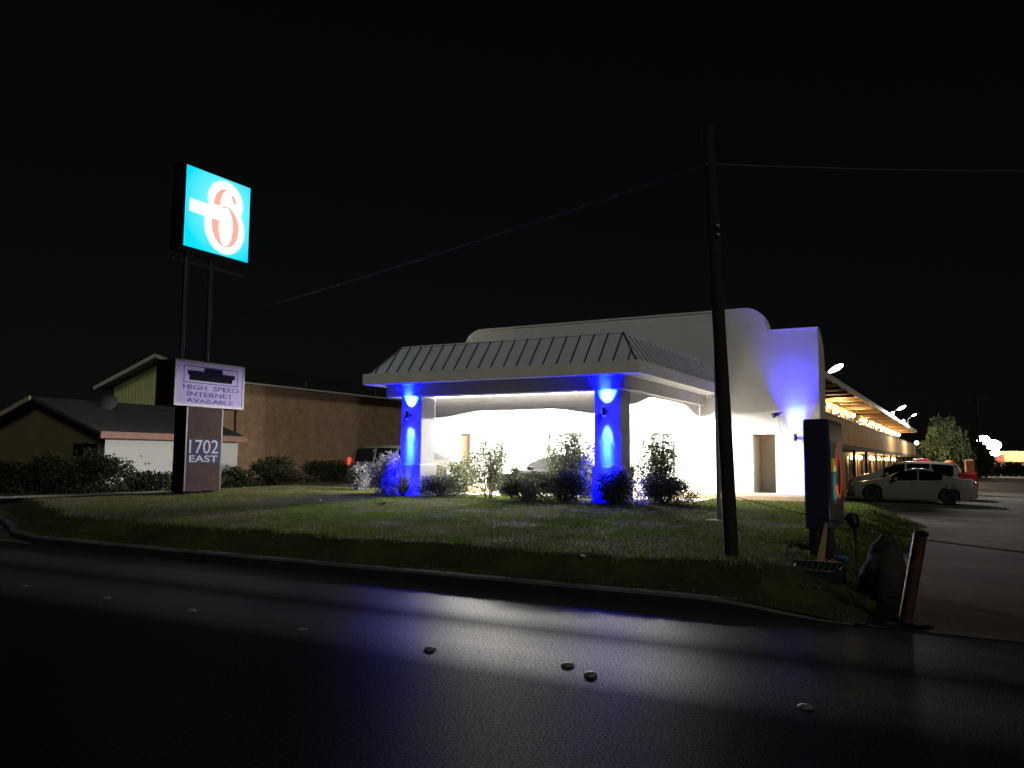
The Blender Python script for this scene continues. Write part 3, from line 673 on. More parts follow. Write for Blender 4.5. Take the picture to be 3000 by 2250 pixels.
text_x('INTERNET',SX+.034,18.74,3.71,1.86,.155,.014).build('lettering', ink2, fc)
text_x('AVAILABLE',SX+.034,18.74,3.50,1.90,.14,.014).build('lettering', ink2, fc)
# poles and lit cabinet
for yy in (17.78,18.78):
    MB().tube([(-22.05,yy,4.7),(-22.05,yy,8.35)],.085,12).build('pole', M['dark'], sg, smooth=True)
br = MB()
br.box(-22.1,-22.0,17.2,20.2,8.02,8.10)
br.build('cross_bar', M['dark'], sg)
cab = MB().bbox(-22.32,SX-.0,17.33,20.2,8.36,11.22,.03).build('cabinet', M['black'], sg)
CY0,CY1,CZ0,CZ1 = 17.42,20.12,8.46,11.13
def facemat():
    m = emit('lit_turquoise',(0,.8,1),1.0); nt = m.node_tree; N = nt.nodes; L = nt.links; b = N['Principled BSDF']
    tc = N.new('ShaderNodeTexCoord'); mp = N.new('ShaderNodeMapping'); mp.inputs['Location'].default_value = (0,-.42,-9.75+.45); mp.inputs['Scale'].default_value = (0,.62,.5)
    mp.vector_type = 'POINT'
    L.new(tc.outputs['Object'], mp.inputs[0])
    gr = N.new('ShaderNodeTexGradient'); gr.gradient_type = 'SPHERICAL'; L.new(mp.outputs[0], gr.inputs[0])
    r = N.new('ShaderNodeValToRGB'); r.color_ramp.elements[0].color = (0,.74,1.,1); r.color_ramp.elements[1].color = (.22,.95,1.,1); r.color_ramp.elements[0].position = .05; r.color_ramp.elements[1].position = .7
    L.new(gr.outputs['Fac'], r.inputs[0]); L.new(r.outputs[0], b.inputs['Emission Color']); b.inputs['Base Color'].default_value = (.02,.2,.25,1)
    return m
face = MB().quad((SX+.004,CY0,CZ0),(SX+.004,CY1,CZ0),(SX+.004,CY1,CZ1),(SX+.004,CY0,CZ1)).build('face', None, cab)
# gradient centre is set from the face's own coordinates
fmx = facemat(); 
for nd in fmx.node_tree.nodes:
    if nd.type == 'MAPPING':
        cyl, czl = (18.75+.25)-18.6, 10.0-.45
        nd.inputs['Scale'].default_value = (0,.55,.55); nd.inputs['Location'].default_value = (0,-.55*cyl,-.55*czl)
face.data.materials.append(fmx)
def sp_(s, t, k): return (SX+.004+.005*k, CY0+(CY1-CY0)*s, CZ1-(CZ1-CZ0)*t)
def ell(b, cx, cy, rx, ry, k, n=48): b.add([sp_(cx+rx*math.cos(2*PI*i/n), cy+ry*math.sin(2*PI*i/n), k) for i in range(n)], [tuple(range(n))])
def crescent(b, outer, inner, a0, a1, k, n=40):
    for i in range(n):
        t0, t1 = a0+(a1-a0)*i/n, a0+(a1-a0)*(i+1)/n
        P = lambda e, t: sp_(e[0]+e[2]*math.cos(t), e[1]+e[3]*math.sin(t), k)
        b.quad(P(outer,t0),P(outer,t1),P(inner,t1),P(inner,t0))
def logo(spf, parent, mw, mr_, px):
    global sp_
    old = sp_; sp_ = spf
    b = MB(); ell(b,.607,.632,.322,.345,.5); ell(b,.605,.30,.285,.272,.6); b.quad(sp_(.06,.397,.8),sp_(.36,.397,.8),sp_(.36,.57,.8),sp_(.06,.56,.8)); b.build('halo', bpy.data.materials.get('lit_halo') or emit('lit_halo',(.62,1,1),1.), parent, recalc=False)
    b = MB(); ell(b,.607,.632,.298,.325,1); b.build('white_outline', mw, parent, recalc=False)
    b = MB(); ell(b,.605,.30,.262,.255,1.4); b.build('white_outline', mw, parent, recalc=False)
    b = MB(); b.quad(sp_(.075,.412,1.8),sp_(.36,.412,1.8),sp_(.36,.555,1.8),sp_(.075,.545,1.8)); b.build('white_bar', mw, parent, recalc=False)
    b = MB()
    crescent(b,(.612,.62,.218,.265),(.616,.62,.108,.246),-1.95,3.38,2.4)      # bowl, right side round to the left
    crescent(b,(.61,.37,.195,.235),(.625,.37,.105,.222),PI-.02,PI*1.5+.1,2.4)     # upper left hook
    crescent(b,(.61,.37,.19,.225),(.605,.37,.135,.195),-1.0,-.42,2.4)
    b.build('logo', mr_, parent, recalc=False)
    sp_ = old
logo(sp_, face, emit('lit_white',(1,1,1),1.6), emit('lit_salmon',(1.,.44,.37),.92), None)

# ------------------------------------------------------------------ monument sign by the drive
MX = -1.76
ms = thing('monument_sign', 'dark boxy sign on a short post beside the lot entrance, orange digit on teal side', 'sign', (-1.93,13.4,.3))
cb = MB().bbox(-2.11,MX,12.7,14.22,.72,2.33,.02).build('cabinet', mat('navy_cabinet', (.018,.016,.045), .5, noise=.15), ms)
MB().box(-2.0,-1.86,13.2,13.8,.05,.72).build('post', M['dark'], ms)
MB().box(-2.06,-1.95,12.72,12.84,.1,.72).build('post', M['dark'], ms)
f2 = MB().quad((MX+.004,12.78,.86),(MX+.004,14.14,.86),(MX+.004,14.14,2.26),(MX+.004,12.78,2.26)).build('face', mat('unlit_sign_face', (.03,.026,.024), .4, noise=.2), cb)  # painted dark for the top and bottom that the spotlight misses
def sp2(s, t, k): return (MX+.004+.004*k, 12.78+1.36*s, 2.26-1.40*t)
red = mat('orange_red_digit', (.75,.09,.03), .5, noise=.08); yel = mat('yellow_bar', (.85,.62,.12), .5, noise=.08)
b = MB(); b.quad(sp2(.0,.18,1),sp2(.45,.18,1),sp2(.45,.80,1),sp2(.0,.80,1)); b.build('teal_panel', mat('teal_face', (.02,.13,.13), .5, noise=.15), f2, recalc=False)  # teal shown only within the spotlight's pool
b = MB(); b.quad(sp2(.02,.36,2),sp2(.42,.36,2),sp2(.42,.50,2),sp2(.02,.50,2)); b.build('bar', yel, f2, recalc=False)
b = MB(); crescent_old = None
def cres2(outer, inner, a0, a1, n=36):
    for i in range(n):
        t0, t1 = a0+(a1-a0)*i/n, a0+(a1-a0)*(i+1)/n
        P = lambda e, t: sp2(e[0]+e[2]*math.cos(t), e[1]+e[3]*math.sin(t), 3)
        b.quad(P(outer,t0),P(outer,t1),P(inner,t1),P(inner,t0))
cres2((.62,.56,.33,.24),(.60,.56,.13,.20),-1.95,2.75); cres2((.60,.42,.30,.24),(.64,.42,.10,.20),PI-.1,PI*1.5+.2)
b.build('logo', red, f2, recalc=False)
fl = thing('ground_floodlight', 'small shiny ground floodlight aimed at the monument sign', 'floodlight', (-1.45,12.75,.3))
MB().tube([(-1.42,12.6,.12),(-1.42,12.6,.78)],.02,8).build('stake', M['dark'], fl)
MB().tube([(-1.42,12.62,.80),(-1.48,12.72,.92)],[.06,.10],12).build('lamp_head', M['dark'], fl, smooth=True)
MB().sphere((-1.475,12.73,.945),.05,10,6,(1,1,.6)).build('lens', emit('white_spot',(1,1,.95),8), fl, smooth=True)
lamp('SPOT',(-1.36,12.9,.98),26,(1,.93,.8),.04,fl,(-1.76,13.5,1.55),70,.8)
tag(MB().prism([(-1.93,.28),(-1.82,.28),(-1.76,.84),(-1.80,.84)],'y',12.42,12.46).build('wooden_stake', mat('pale_wood', (.36,.28,.16), .8, noise=.2), None),'pale leaning wooden stake in front of the monument sign','stake')
tag(MB().sphere((-1.62,12.5,.36),.07,8,6,(1.2,1,.7)).sphere((-1.55,12.55,.34),.05,7,5).build('litter', mat('blue_plastic', (.03,.10,.22), .5, noise=.2), None, smooth=True),'crumpled blue plastic scrap on the ground under the monument sign','litter')
tag(MB().box(-1.74,-1.62,12.2,12.26,.2,.34).box(-1.70,-1.66,12.2,12.22,.34,.37).build('utility_box', mat('orange_plastic', (.42,.09,.03), .6, noise=.2), None, bevel=.015),'small orange utility cap in the grass below the monument sign','utility cap')

# ------------------------------------------------------------------ pole, wires, post, bollard
up = thing('utility_pole', 'slim dark wooden utility pole leaning slightly left in front of the canopy', 'pole', (-2.83,11.37,.2))
MB().tube([(-2.83,11.32,.0),(-2.92,11.33,2.4),(-3.02,11.35,4.6),(-3.10,11.37,6.5)],[.098,.092,.085,.078],14).build('shaft', M['pole'], up, smooth=True)
MB().sphere((-2.96,11.27,5.0),.035,8,6).sphere((-2.95,11.27,4.87),.03,8,6).build('insulator', M['galv'], up, smooth=True)
MB().tube([(-3.1,11.25,5.92),(-3.1,11.5,5.92)],.02,6).build('wire_hook', M['galv'], up)
def cat(a, b, sag, n=40): return [Vector(a).lerp(Vector(b), k/n) - Vector((0,0,4*sag*(k/n)*(1-k/n))) for k in range(n+1)]
tag(MB().tube(cat((-3.12,11.37,5.95),(-78,52,14.2),1.0),.016,5).build('overhead_wire', M['wire'], None, smooth=True),'thin overhead wire running from the utility pole far off to the left','wire')
tag(MB().tube(cat((-3.08,11.37,5.95),(2.6,26,9.6),.05),.011,5).build('overhead_wire', M['wire'], None, smooth=True),'thin overhead wire running from the utility pole off to the right','wire')
tag(MB().tube(cat((-84,46,8.7),(-46.3,33,5.9),.5),.02,5).build('overhead_wire', M['wire'], None, smooth=True),'faint low wire reaching the green gable of the brick building','wire')
pp = thing('steel_post', 'slim galvanised steel post on a concrete pad just left of the utility pole', 'post', (-4.32,16.27,.48))
MB().tube([(-4.32,16.27,.45),(-4.34,16.27,5.0)],.045,12).build('shaft', M['galv'], pp, smooth=True)
MB().lathe([(0,.08),(.2,.08),(.24,.04),(.25,-.1)],(-4.36,16.25,.47),'z',18).build('pad', M['concrete'], pp)
bo = thing('bollard', 'leaning rusty red steel bollard at the lot entrance with cable attached', 'bollard', (-.64,9.74,0))
MB().tube([(-.65,9.74,-.05),(-.46,9.74,.95)],.068,16).build('pipe', M['rusty'], bo, smooth=True)
MB().sphere((-.455,9.74,.95),.074,12,8,(1,1,.55)).build('cap', M['black'], bo, smooth=True)
MB().lathe([(0,.03),(.22,.028),(.30,.012)],(-.66,9.74,0),'z',20).build('footing', M['black'], bo)
tag(MB().tube(cat((-2.86,11.37,1.23),(-.46,9.74,.90),.02,14),.006,6).build('guard_cable', M['dark'], None),'dark guard cable strung from the utility pole to the leaning bollard','cable')
tag(MB().tube(cat((-.46,9.74,.90),(1.7,9.1,.80),.015,14),.006,6).build('guard_cable', M['dark'], None),'dark guard cable running from the bollard across the lot entrance','cable')
# boulder
bb = MB(); n, m_ = 44, 28
for i in range(m_+1):
    a = PI*i/m_
    for k in range(n):
        t_ = 2*PI*k/n; x, y, z = math.sin(a)*math.cos(t_), math.sin(a)*math.sin(t_), math.cos(a)
        r = 1+.10*math.sin(2.6*x+2*z+1)+.06*math.sin(4*y-3*x)+.025*math.sin(9*z+6*x)+.02*math.sin(14*x+11*y)+.015*math.sin(23*z-17*x)+.012*math.sin(31*x+27*z+19*y)
        bb.v.append((-.95+.27*(1-.2*z)*r*x+.10*z, 11.1+.28*r*y, .34+.45*r*z))
for i in range(m_):
    for k in range(n): bb.f.append((i*n+k,(i+1)*n+k,(i+1)*n+(k+1)%n,i*n+(k+1)%n))
_bo = bb.build('boulder', M['rock'], None, smooth=True); _bo.data.set_sharp_from_angle(angle=R(60)); tag(_bo,'rough dark brown boulder standing just behind the leaning rusty bollard','boulder')
# storm drain grate
dg = thing('storm_drain', 'metal storm drain grate in the grass bank near the kerb', 'drain', (-1.75,11.3,.1))
dz = land(-1.75,11.2)
g0 = MB(); g0.box(-2.05,-1.45,11.0,11.06,dz-.2,dz+.02).box(-2.05,-1.45,11.36,11.42,dz-.15,dz+.10).box(-2.08,-2.05,11.0,11.42,dz-.2,dz+.06).box(-1.45,-1.42,11.0,11.42,dz-.2,dz+.06)
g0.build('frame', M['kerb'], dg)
g1 = MB()
for k in range(8):
    x = -2.02+k*.072; g1.add([(x,11.06,dz+.0),(x+.018,11.06,dz+.01),(x+.018,11.36,dz+.08),(x,11.36,dz+.07),(x,11.06,dz-.12),(x+.018,11.06,dz-.12)],[(0,1,2,3),(0,4,5,1)])
g1.build('grate', mat('worn_steel', (.5,.5,.5), .45, metal=.7, noise=.2, nscale=9), dg)

# raised pavement markers
MKS = [(-10.78,6.42),(-9.07,6.4),(-7.56,6.37),(-5.83,6.28),(-4.26,6.22),(-2.96,6.33),(-2.67,6.14),(-1.05,6.14)]
mk_m = mat('marker_ceramic', (.12,.107,.085), .55, noise=.4, nscale=20)
pm = MB().lathe([(.062,0),(.058,.010),(.042,.020),(.02,.025),(0,.026)],(0,0,.002),'z',18).build('road_marker', mk_m, None, local=True, smooth=True)
MBL = ['faintest of all, at the far left','second from the far left','third from the far left, small pale speck','flat and worn, left of the blue reflection','domed, under the left blue reflection','left one of the close pair','right one of the close pair, roundest','rightmost, alone']
for i, (x, y) in enumerate(MKS):
    o = pm if i == 0 else pm.copy()
    if i: COL.objects.link(o)
    o.location = (x,y,0); o.scale = (.88,.88,[.6,.9,1,.4,1.1,1,1.2,.8][i]); tag(o,'raised ceramic road marker on the centre line, '+MBL[i],'road marker','raised markers along the road centre line')

# ------------------------------------------------------------------ foliage
def leaves(b, C, s0, s1, elong=1.6):
    n = len(C); C = np.asarray(C)
    d = rng.normal(size=(n,3)); d /= np.linalg.norm(d,axis=1)[:,None]; e = rng.normal(size=(n,3)); e -= d*(e*d).sum(1)[:,None]; e /= np.linalg.norm(e,axis=1)[:,None]
    s = rng.uniform(s0,s1,n)[:,None]
    a = C-d*s*elong/2; q = C+e*s/2; c = C+d*s*elong/2; k = C-e*s/2
    base = len(b.v)
    V = np.stack([a,q,c,k],1).reshape(-1,3); b.v += [tuple(p) for p in V.tolist()]; b.f += [(base+4*i,base+4*i+1,base+4*i+2,base+4*i+3) for i in range(n)]
def blob(c, r, n, shell=.6):
    u = rng.normal(size=(n,3)); u /= np.linalg.norm(u,axis=1)[:,None]; rad = rng.uniform(shell**3,1,n)**(1/3)
    return np.array(c)+u*rad[:,None]*np.array(r)
LEAF = {'dark': leafmat('dark_leaves',(.03,.04,.02),(.10,.115,.06)), 'mid': leafmat('mid_leaves',(.07,.085,.04),(.2,.22,.12)), 'sage': leafmat('sage_leaves',(.13,.13,.14),(.26,.25,.28)),
        'hedge': leafmat('hedge_leaves',(.02,.03,.014),(.06,.07,.035)), 'yucca': leafmat('yucca_leaves',(.12,.13,.07),(.36,.36,.24)), 'willow': leafmat('weeping_leaves',(.09,.13,.06),(.24,.31,.16))}
def stems(pts, r0=.02, r1=.006):
    b = MB()
    for p in pts: b.tube(p,[r0+(r1-r0)*i/(len(p)-1) for i in range(len(p))],5)
    return b
def round_bush(x, y, h, w, label, key='dark', group='shrubs in the bed before the canopy', n=4200, s=(.022,.045), name='shrub', zb=None, lumps=14, depth=.8):
    z0 = land(x,y) if zb is None else zb
    t = thing(name,label,'shrub',(x,y,z0),group); b = MB(); st = []
    for k in range(lumps):
        a = random.uniform(0,2*PI); q = random.random()**.5; hh = random.uniform(.35,.78)*(1-.35*q)
        c = (x+math.cos(a)*q*w*.33, y+math.sin(a)*q*w*.33*depth, z0+h*hh)
        rr = random.uniform(.16,.25)
        leaves(b, blob(c,(w*rr,w*rr*depth,h*rr*1.15),n//lumps,.35), *s)
        st.append([(x+random.uniform(-.05,.05),y,z0-.05),((x+c[0])/2,(y+c[1])/2,z0+h*.2),c])
    leaves(b, np.array([(x+rng.normal()*w*.3, y+rng.normal()*w*.25*depth, z0+abs(rng.normal())*h*.25) for _ in range(n//5)]), *s)
    b.build('foliage', LEAF[key], t, recalc=False); stems(st).build('stem', M['bark'], t)
    return t
def loose_bush(x, y, h, w, label, key='mid', group='shrubs in the bed before the canopy', n=1500, s=(.03,.06), nst=9, zb=None, low=.25, name='flowering_shrub'):
    z0 = land(x,y) if zb is None else zb
    t = thing(name,label,'shrub',(x,y,z0),group); b = MB(); st = []
    for k in range(nst):
        a = 2*PI*k/nst+random.uniform(-.4,.4); q = random.uniform(.1,1); hh = h*random.uniform(.62,1)*(1-.25*q*q)
        tip = Vector((x+math.cos(a)*q*w*.48, y+math.sin(a)*q*w*.4, z0+hh)); base = Vector((x+math.cos(a)*.06,y+math.sin(a)*.06,z0-.05))
        mid = base.lerp(tip,.5)+Vector((random.uniform(-.1,.1),random.uniform(-.1,.1),hh*.08)); path = [base,base.lerp(mid,.5),mid,mid.lerp(tip,.5),tip]; st.append(path)
        m = int(n*1.9)//nst; C = []
        for i in range(m):
            u = low+(1-low)*random.random()**.8
            p = base*(1-u)**2+mid*2*u*(1-u)+tip*u*u if True else None
            sp = w*.10*(1.25-u*.55)
            C.append((p.x+random.gauss(0,sp),p.y+random.gauss(0,sp),p.z+random.gauss(0,sp*.8)))
        leaves(b, C, *s, 1.8)
    b.build('foliage', LEAF[key], t, recalc=False); stems(st,.016,.004).build('stem', M['bark'], t)
    return t
def yucca(x, y, h, w, label, n=70, key='yucca', zb=None, group='shrubs in the bed before the canopy'):
    z0 = land(x,y) if zb is None else zb
    t = thing('yucca_plant',label,'plant',(x,y,z0),group); b = MB()
    for k in range(n):
        a = random.uniform(0,2*PI); el = random.uniform(.05,1.35); ln = random.uniform(.75,1.1)
        d = Vector((math.cos(a)*math.cos(el)*w/2,math.sin(a)*math.cos(el)*w/2,math.sin(el)*h)); sd = Vector((-math.sin(a),math.cos(a),0))*.016
        p0 = Vector((x,y,z0+.08)); p1 = p0+d*ln*.55; p2 = p0+d*ln-Vector((0,0,.10*math.cos(el)))
        b.add([p0-sd,p0+sd,p1+sd*1.1,p1-sd*1.1,p2],[(0,1,2,3),(3,2,4)])
    b.build('foliage', LEAF[key], t, recalc=False); MB().tube([(x,y,z0-.05),(x,y,z0+.14)],[.07,.05],8).build('stem', M['bark'], t); return t

loose_bush(-18.77,22.9,.95,.95,'pale grey shrub low beside the gold minivan','sage',n=1300,s=(.03,.06),nst=14,low=.05)
loose_bush(-15.95,20.9,1.40,1.6,'tall purple-tinted sage shrub left of the left-hand column','sage',n=2600,s=(.03,.06),nst=20,low=.05)
yucca(-14.75,19.95,.85,1.35,'spiky yucca at the foot of the left-hand column',150)
round_bush(-13.85,20.6,.88,1.7,'dense dark round shrub just right of the left-hand column')
loose_bush(-13.6,21.4,1.38,1.5,'airy leafy shrub rising behind the dark round one by the left-hand column',n=700,nst=9)
loose_bush(-12.2,20.7,1.85,1.5,'tall leggy rose bush in front of the dark car nose','mid',n=1150,nst=9)
loose_bush(-11.5,20.9,1.0,.8,'short sparse shrub right beside the tall leggy rose bush',n=420,nst=6)
round_bush(-10.6,19.9,.92,1.5,'low bushy dark shrub standing before the dark car')
round_bush(-10.2,21.2,.9,.8,'rounded dark shrub close behind the low bushy one',n=1300)
yucca(-9.85,20.9,.72,.6,'small spiky plant between the dark shrubs',45)
loose_bush(-9.6,20.85,2.15,1.75,'tallest bushy shrub left of the right-hand column',n=1700,nst=17,s=(.035,.07),low=.12)
round_bush(-9.45,20.05,.98,1.75,'blue-tinted round shrub under the tallest bushy one',n=5600,lumps=18)
loose_bush(-7.95,19.95,.85,1.2,'spiky grey shrub leaning on the right-hand column plinth','dark',n=1500,nst=22,s=(.03,.06),low=.05)
loose_bush(-7.3,21.3,1.85,1.6,'tall dark shrub right of the right-hand column','dark',n=1250,nst=15,s=(.035,.065),low=.2)
round_bush(-6.95,20.75,.92,1.95,'wide dark shrub at the far right of the bed',n=6500,lumps=20)
# hedge and shrubs on the left
HG = 'hedge shrubs by the low house'
round_bush(-28.3,15.4,1.35,3.0,'dark hedge shrub at the left edge of the photo','hedge',HG,3200,(.05,.1),'hedge_shrub',.42,18)
round_bush(-26.8,16.6,1.55,2.5,'second dark hedge shrub from the left, before the house gable','hedge',HG,3200,(.05,.1),'hedge_shrub',.42,18)
round_bush(-26.4,18.2,1.78,3.0,'tallest dark hedge shrub, at the corner of the white wall','hedge',HG,3600,(.05,.1),'hedge_shrub',.42,18)
round_bush(-25.95,20.0,1.0,2.6,'low hedge shrub along the white wall left of the pylon','hedge',HG,2600,(.05,.09),'hedge_shrub',.42,16)
round_bush(-26.0,22.2,.95,2.2,'low hedge shrub directly behind the pylon base','hedge',HG,2000,(.05,.09),'hedge_shrub',.42,14)
BG = 'shrubs along the brick building'
round_bush(-27.5,25.2,.98,1.9,'small dark shrub just right of the pylon base','hedge',BG,1800,(.05,.09),'wall_shrub',.42,12)
round_bush(-27.6,27.6,1.55,3.3,'large dark shrub before the brick wall, centre left','hedge',BG,3600,(.05,.1),'wall_shrub',.42,18)
round_bush(-30.6,34.6,1.5,3.4,'dark clipped shrub before the brick wall behind the minivan tail','hedge',BG,3200,(.05,.1),'wall_shrub',.42,18)
round_bush(-7.0,47.5,1.3,1.6,'green shrub beside the motel walkway behind the monument sign','mid','shrub by the walkway',1800,(.05,.1),'shrub',0,14)
for (x,y,lb) in ((-12.98,16.7,'small dark weed tuft out in the lawn'),(-4.39,16.75,'small weed tuft by the steel post')):
    round_bush(x,y,.14,.3,lb,'dark','weeds in the lawn',160,(.02,.04),'weed',None,5)
# weeping tree
def weeping_tree(x, y, h, w, label, key, n=170, name='weeping_tree', zb=-.1):
    t = thing(name,label,'tree',(x,y,zb)); b = MB(); st = []
    lobes = [(random.uniform(0,2*PI), random.random()**.5, random.uniform(.62,1.0)) for _ in range(13)] + [(.3,.25,1.0),(2.6,.3,.93)]
    for la, lq, lh in lobes:
        c = Vector((x+math.cos(la)*lq*w*.36, y+math.sin(la)*lq*w*.36, zb+h*lh*(1-.18*lq)))
        st.append([Vector((x,y,zb+h*.3)),Vector(((x+c.x)/2,(y+c.y)/2,zb+h*.55)),c])
        for k in range(max(6, n//15)):
            a = random.uniform(0,2*PI); rr = random.random()**.6*w*.17
            L_ = h*random.uniform(.12,.46); p = c+Vector((math.cos(a)*rr,math.sin(a)*rr,-rr*.55+random.uniform(-.15,.1)))
            m = int(L_*7)+3; C = []; dx_ = math.cos(a)*random.uniform(.1,.5); dy_ = math.sin(a)*random.uniform(.1,.5)
            for i in range(m):
                u = i/m; C.append((p.x+dx_*u+random.gauss(0,.07),p.y+dy_*u+random.gauss(0,.07),p.z-L_*u+random.gauss(0,.06)))
            leaves(b, C, .07, .17, 3.0)
    b.build('crown', LEAF[key], t, recalc=False)
    tb = MB().tube([(x,y,zb-.2),(x+.1,y,zb+h*.2),(x,y,zb+h*.36)],[.28,.22,.18],10)
    for s in st: tb.tube(s,[.12,.08,.03],6)
    tb.build('trunk', M['bark'], t); return t
weeping_tree(-1.9,94,7.1,5.2,'weeping pale green tree lit by the floodlights beyond the motel wing','willow')
weeping_tree(.8,118,6.8,5.5,'dark weeping tree behind the lit one, nearly lost in the night','hedge',120)
for i,(x,y,h,w_) in enumerate(((1.3,126,3.6,4.2),(5.5,140,2.4,5),(9.5,142,2.2,6))):
    round_bush(x,y,h,w_,['tall dark thicket left of the far floodlights','low dark thicket under the far floodlights','low dark thicket before the far lit store'][i],'hedge','far thickets beyond the lot',1500,(.15,.35),'thicket',-.1,16)

# ------------------------------------------------------------------ brick hall
bk = thing('brick_building', 'long brick building with dark green metal roof and pale green gable end', 'building', (-41.4,45,.4))
MB().box(-46.2,-36.6,32.5,75,.2,5.92).build('wall', M['brick'], bk)
gsd = mat('green_board_siding', (.50,.53,.24), .7, noise=.1, nscale=1.2)
gb = MB(); gb.prism([(-46.25,3.9),(-36.55,3.9),(-36.55,5.93),(-41.4,7.42),(-46.25,5.93)],'y',32.40,32.48)
for k in range(32): gb.prism([(-46.2+k*.305,3.92),(-46.17+k*.305,3.92),(-46.17+k*.305,5.93+1.45*(1-abs(-46.17+k*.305+41.4)/4.85)),(-46.2+k*.305,5.93+1.45*(1-abs(-46.2+k*.305+41.4)/4.85))],'y',32.385,32.399)
gb.build('gable', gsd, bk)
rfm = mat('dark_green_metal_roof', (.035,.045,.035), .5, metal=.2, noise=.2)
rf = MB()
rf.prism([(-46.9,5.78),(-41.4,7.5),(-35.95,5.85),(-35.95,5.93),(-41.4,7.62),(-46.9,5.9)],'y',31.6,76)
ro = rf.build('roof', rfm, bk)
MB().tube([(-35.92,31.6,5.92),(-35.92,76,5.92)],.06,6).build('gutter', mat('pale_eave', (.55,.53,.48), .5, noise=.1), ro)
rk = MB(); rk.prism([(-46.95,5.75),(-41.4,7.48),(-41.4,7.68),(-46.95,5.95)],'y',31.5,31.59); rk.prism([(-41.4,7.48),(-35.9,5.75),(-35.9,5.95),(-41.4,7.68)],'y',31.5,31.59)
rk.build('rake_trim', mat('pale_rake', (.6,.57,.5), .5, noise=.1), ro)
for y in (39,46,52.5,59):
    MB().tube([(-36.6,y,6.0),(-36.6,y,6.55)],.05,8).build('vent_pipe', M['wire'], ro)
dsp = MB().tube([(-36.52,33.3,5.8),(-36.52,33.3,2.4)],.06,8).build('downpipe', M['dark'], bk)

# ------------------------------------------------------------------ low house
hs_ = thing('low_house', 'low tan house with white side wall, dark roof and dark window', 'house', (-35.9,26,.4))
hw = mat('tan_house_wall', (.15,.125,.06), .85, noise=.15, nscale=1.5)
MB().box(-40.5,-31.36,21.7,28.7,.2,2.6).build('wall', hw, hs_)
MB().prism([(-40.5,2.6),(-31.3,2.6),(-35.9,4.1)],'y',21.7,21.8).build('gable', hw, hs_)
MB().box(-31.358,-31.30,21.66,28.76,.2,2.36).build('side_wall', mat('white_painted_wall', (.50,.50,.485), .8, noise=.05, nscale=1), hs_)
rr = MB().prism([(-41.2,2.42),(-35.9,4.12),(-31.0,2.55),(-31.0,2.68),(-35.9,4.27),(-41.2,2.6)],'y',21.2,29.0).build('roof', mat('dark_shingles', (.05,.05,.05), .9, noise=.3, nscale=3), hs_)
MB().box(-31.02,-30.93,21.2,29.0,2.42,2.70).build('fascia', mat('pinkish_fascia', (.30,.17,.13), .7, noise=.15), rr)
rk = MB(); rk.prism([(-41.3,2.38),(-35.9,4.1),(-35.9,4.3),(-41.3,2.6)],'y',21.08,21.18); rk.build('rake_trim', mat('tan_rake', (.42,.36,.25), .7, noise=.1), rr)
for a in (-33.3,-32.5):
    wo = MB().box(a,a+.6,21.62,21.68,1.72,2.2).build('window', M['glassdark'], hs_)
    MB().box(a-.05,a,21.6,21.69,1.68,2.25).box(a+.6,a+.65,21.6,21.69,1.68,2.25).build('frame', M['brownp'], wo)
ds = thing('satellite_dish', 'grey satellite dish on the dark roof of the low house', 'satellite dish', (-34.6,24,3.75))
dm_ = MB(); dm_.lathe([(0,0),(.2,.02),(.36,.08),(.44,.14)],(0,0,0),'y',18)
do = dm_.build('dish', mat('grey_dish', (.06,.06,.06), .6, noise=.1), ds, local=True, smooth=True); do.location = (0,-.1,.45); do.rotation_euler = (R(-25),0,R(30))
MB().tube([(0,0,-.1),(0,0,.45)],.03,8).build('mast', M['galv'], ds, local=True)

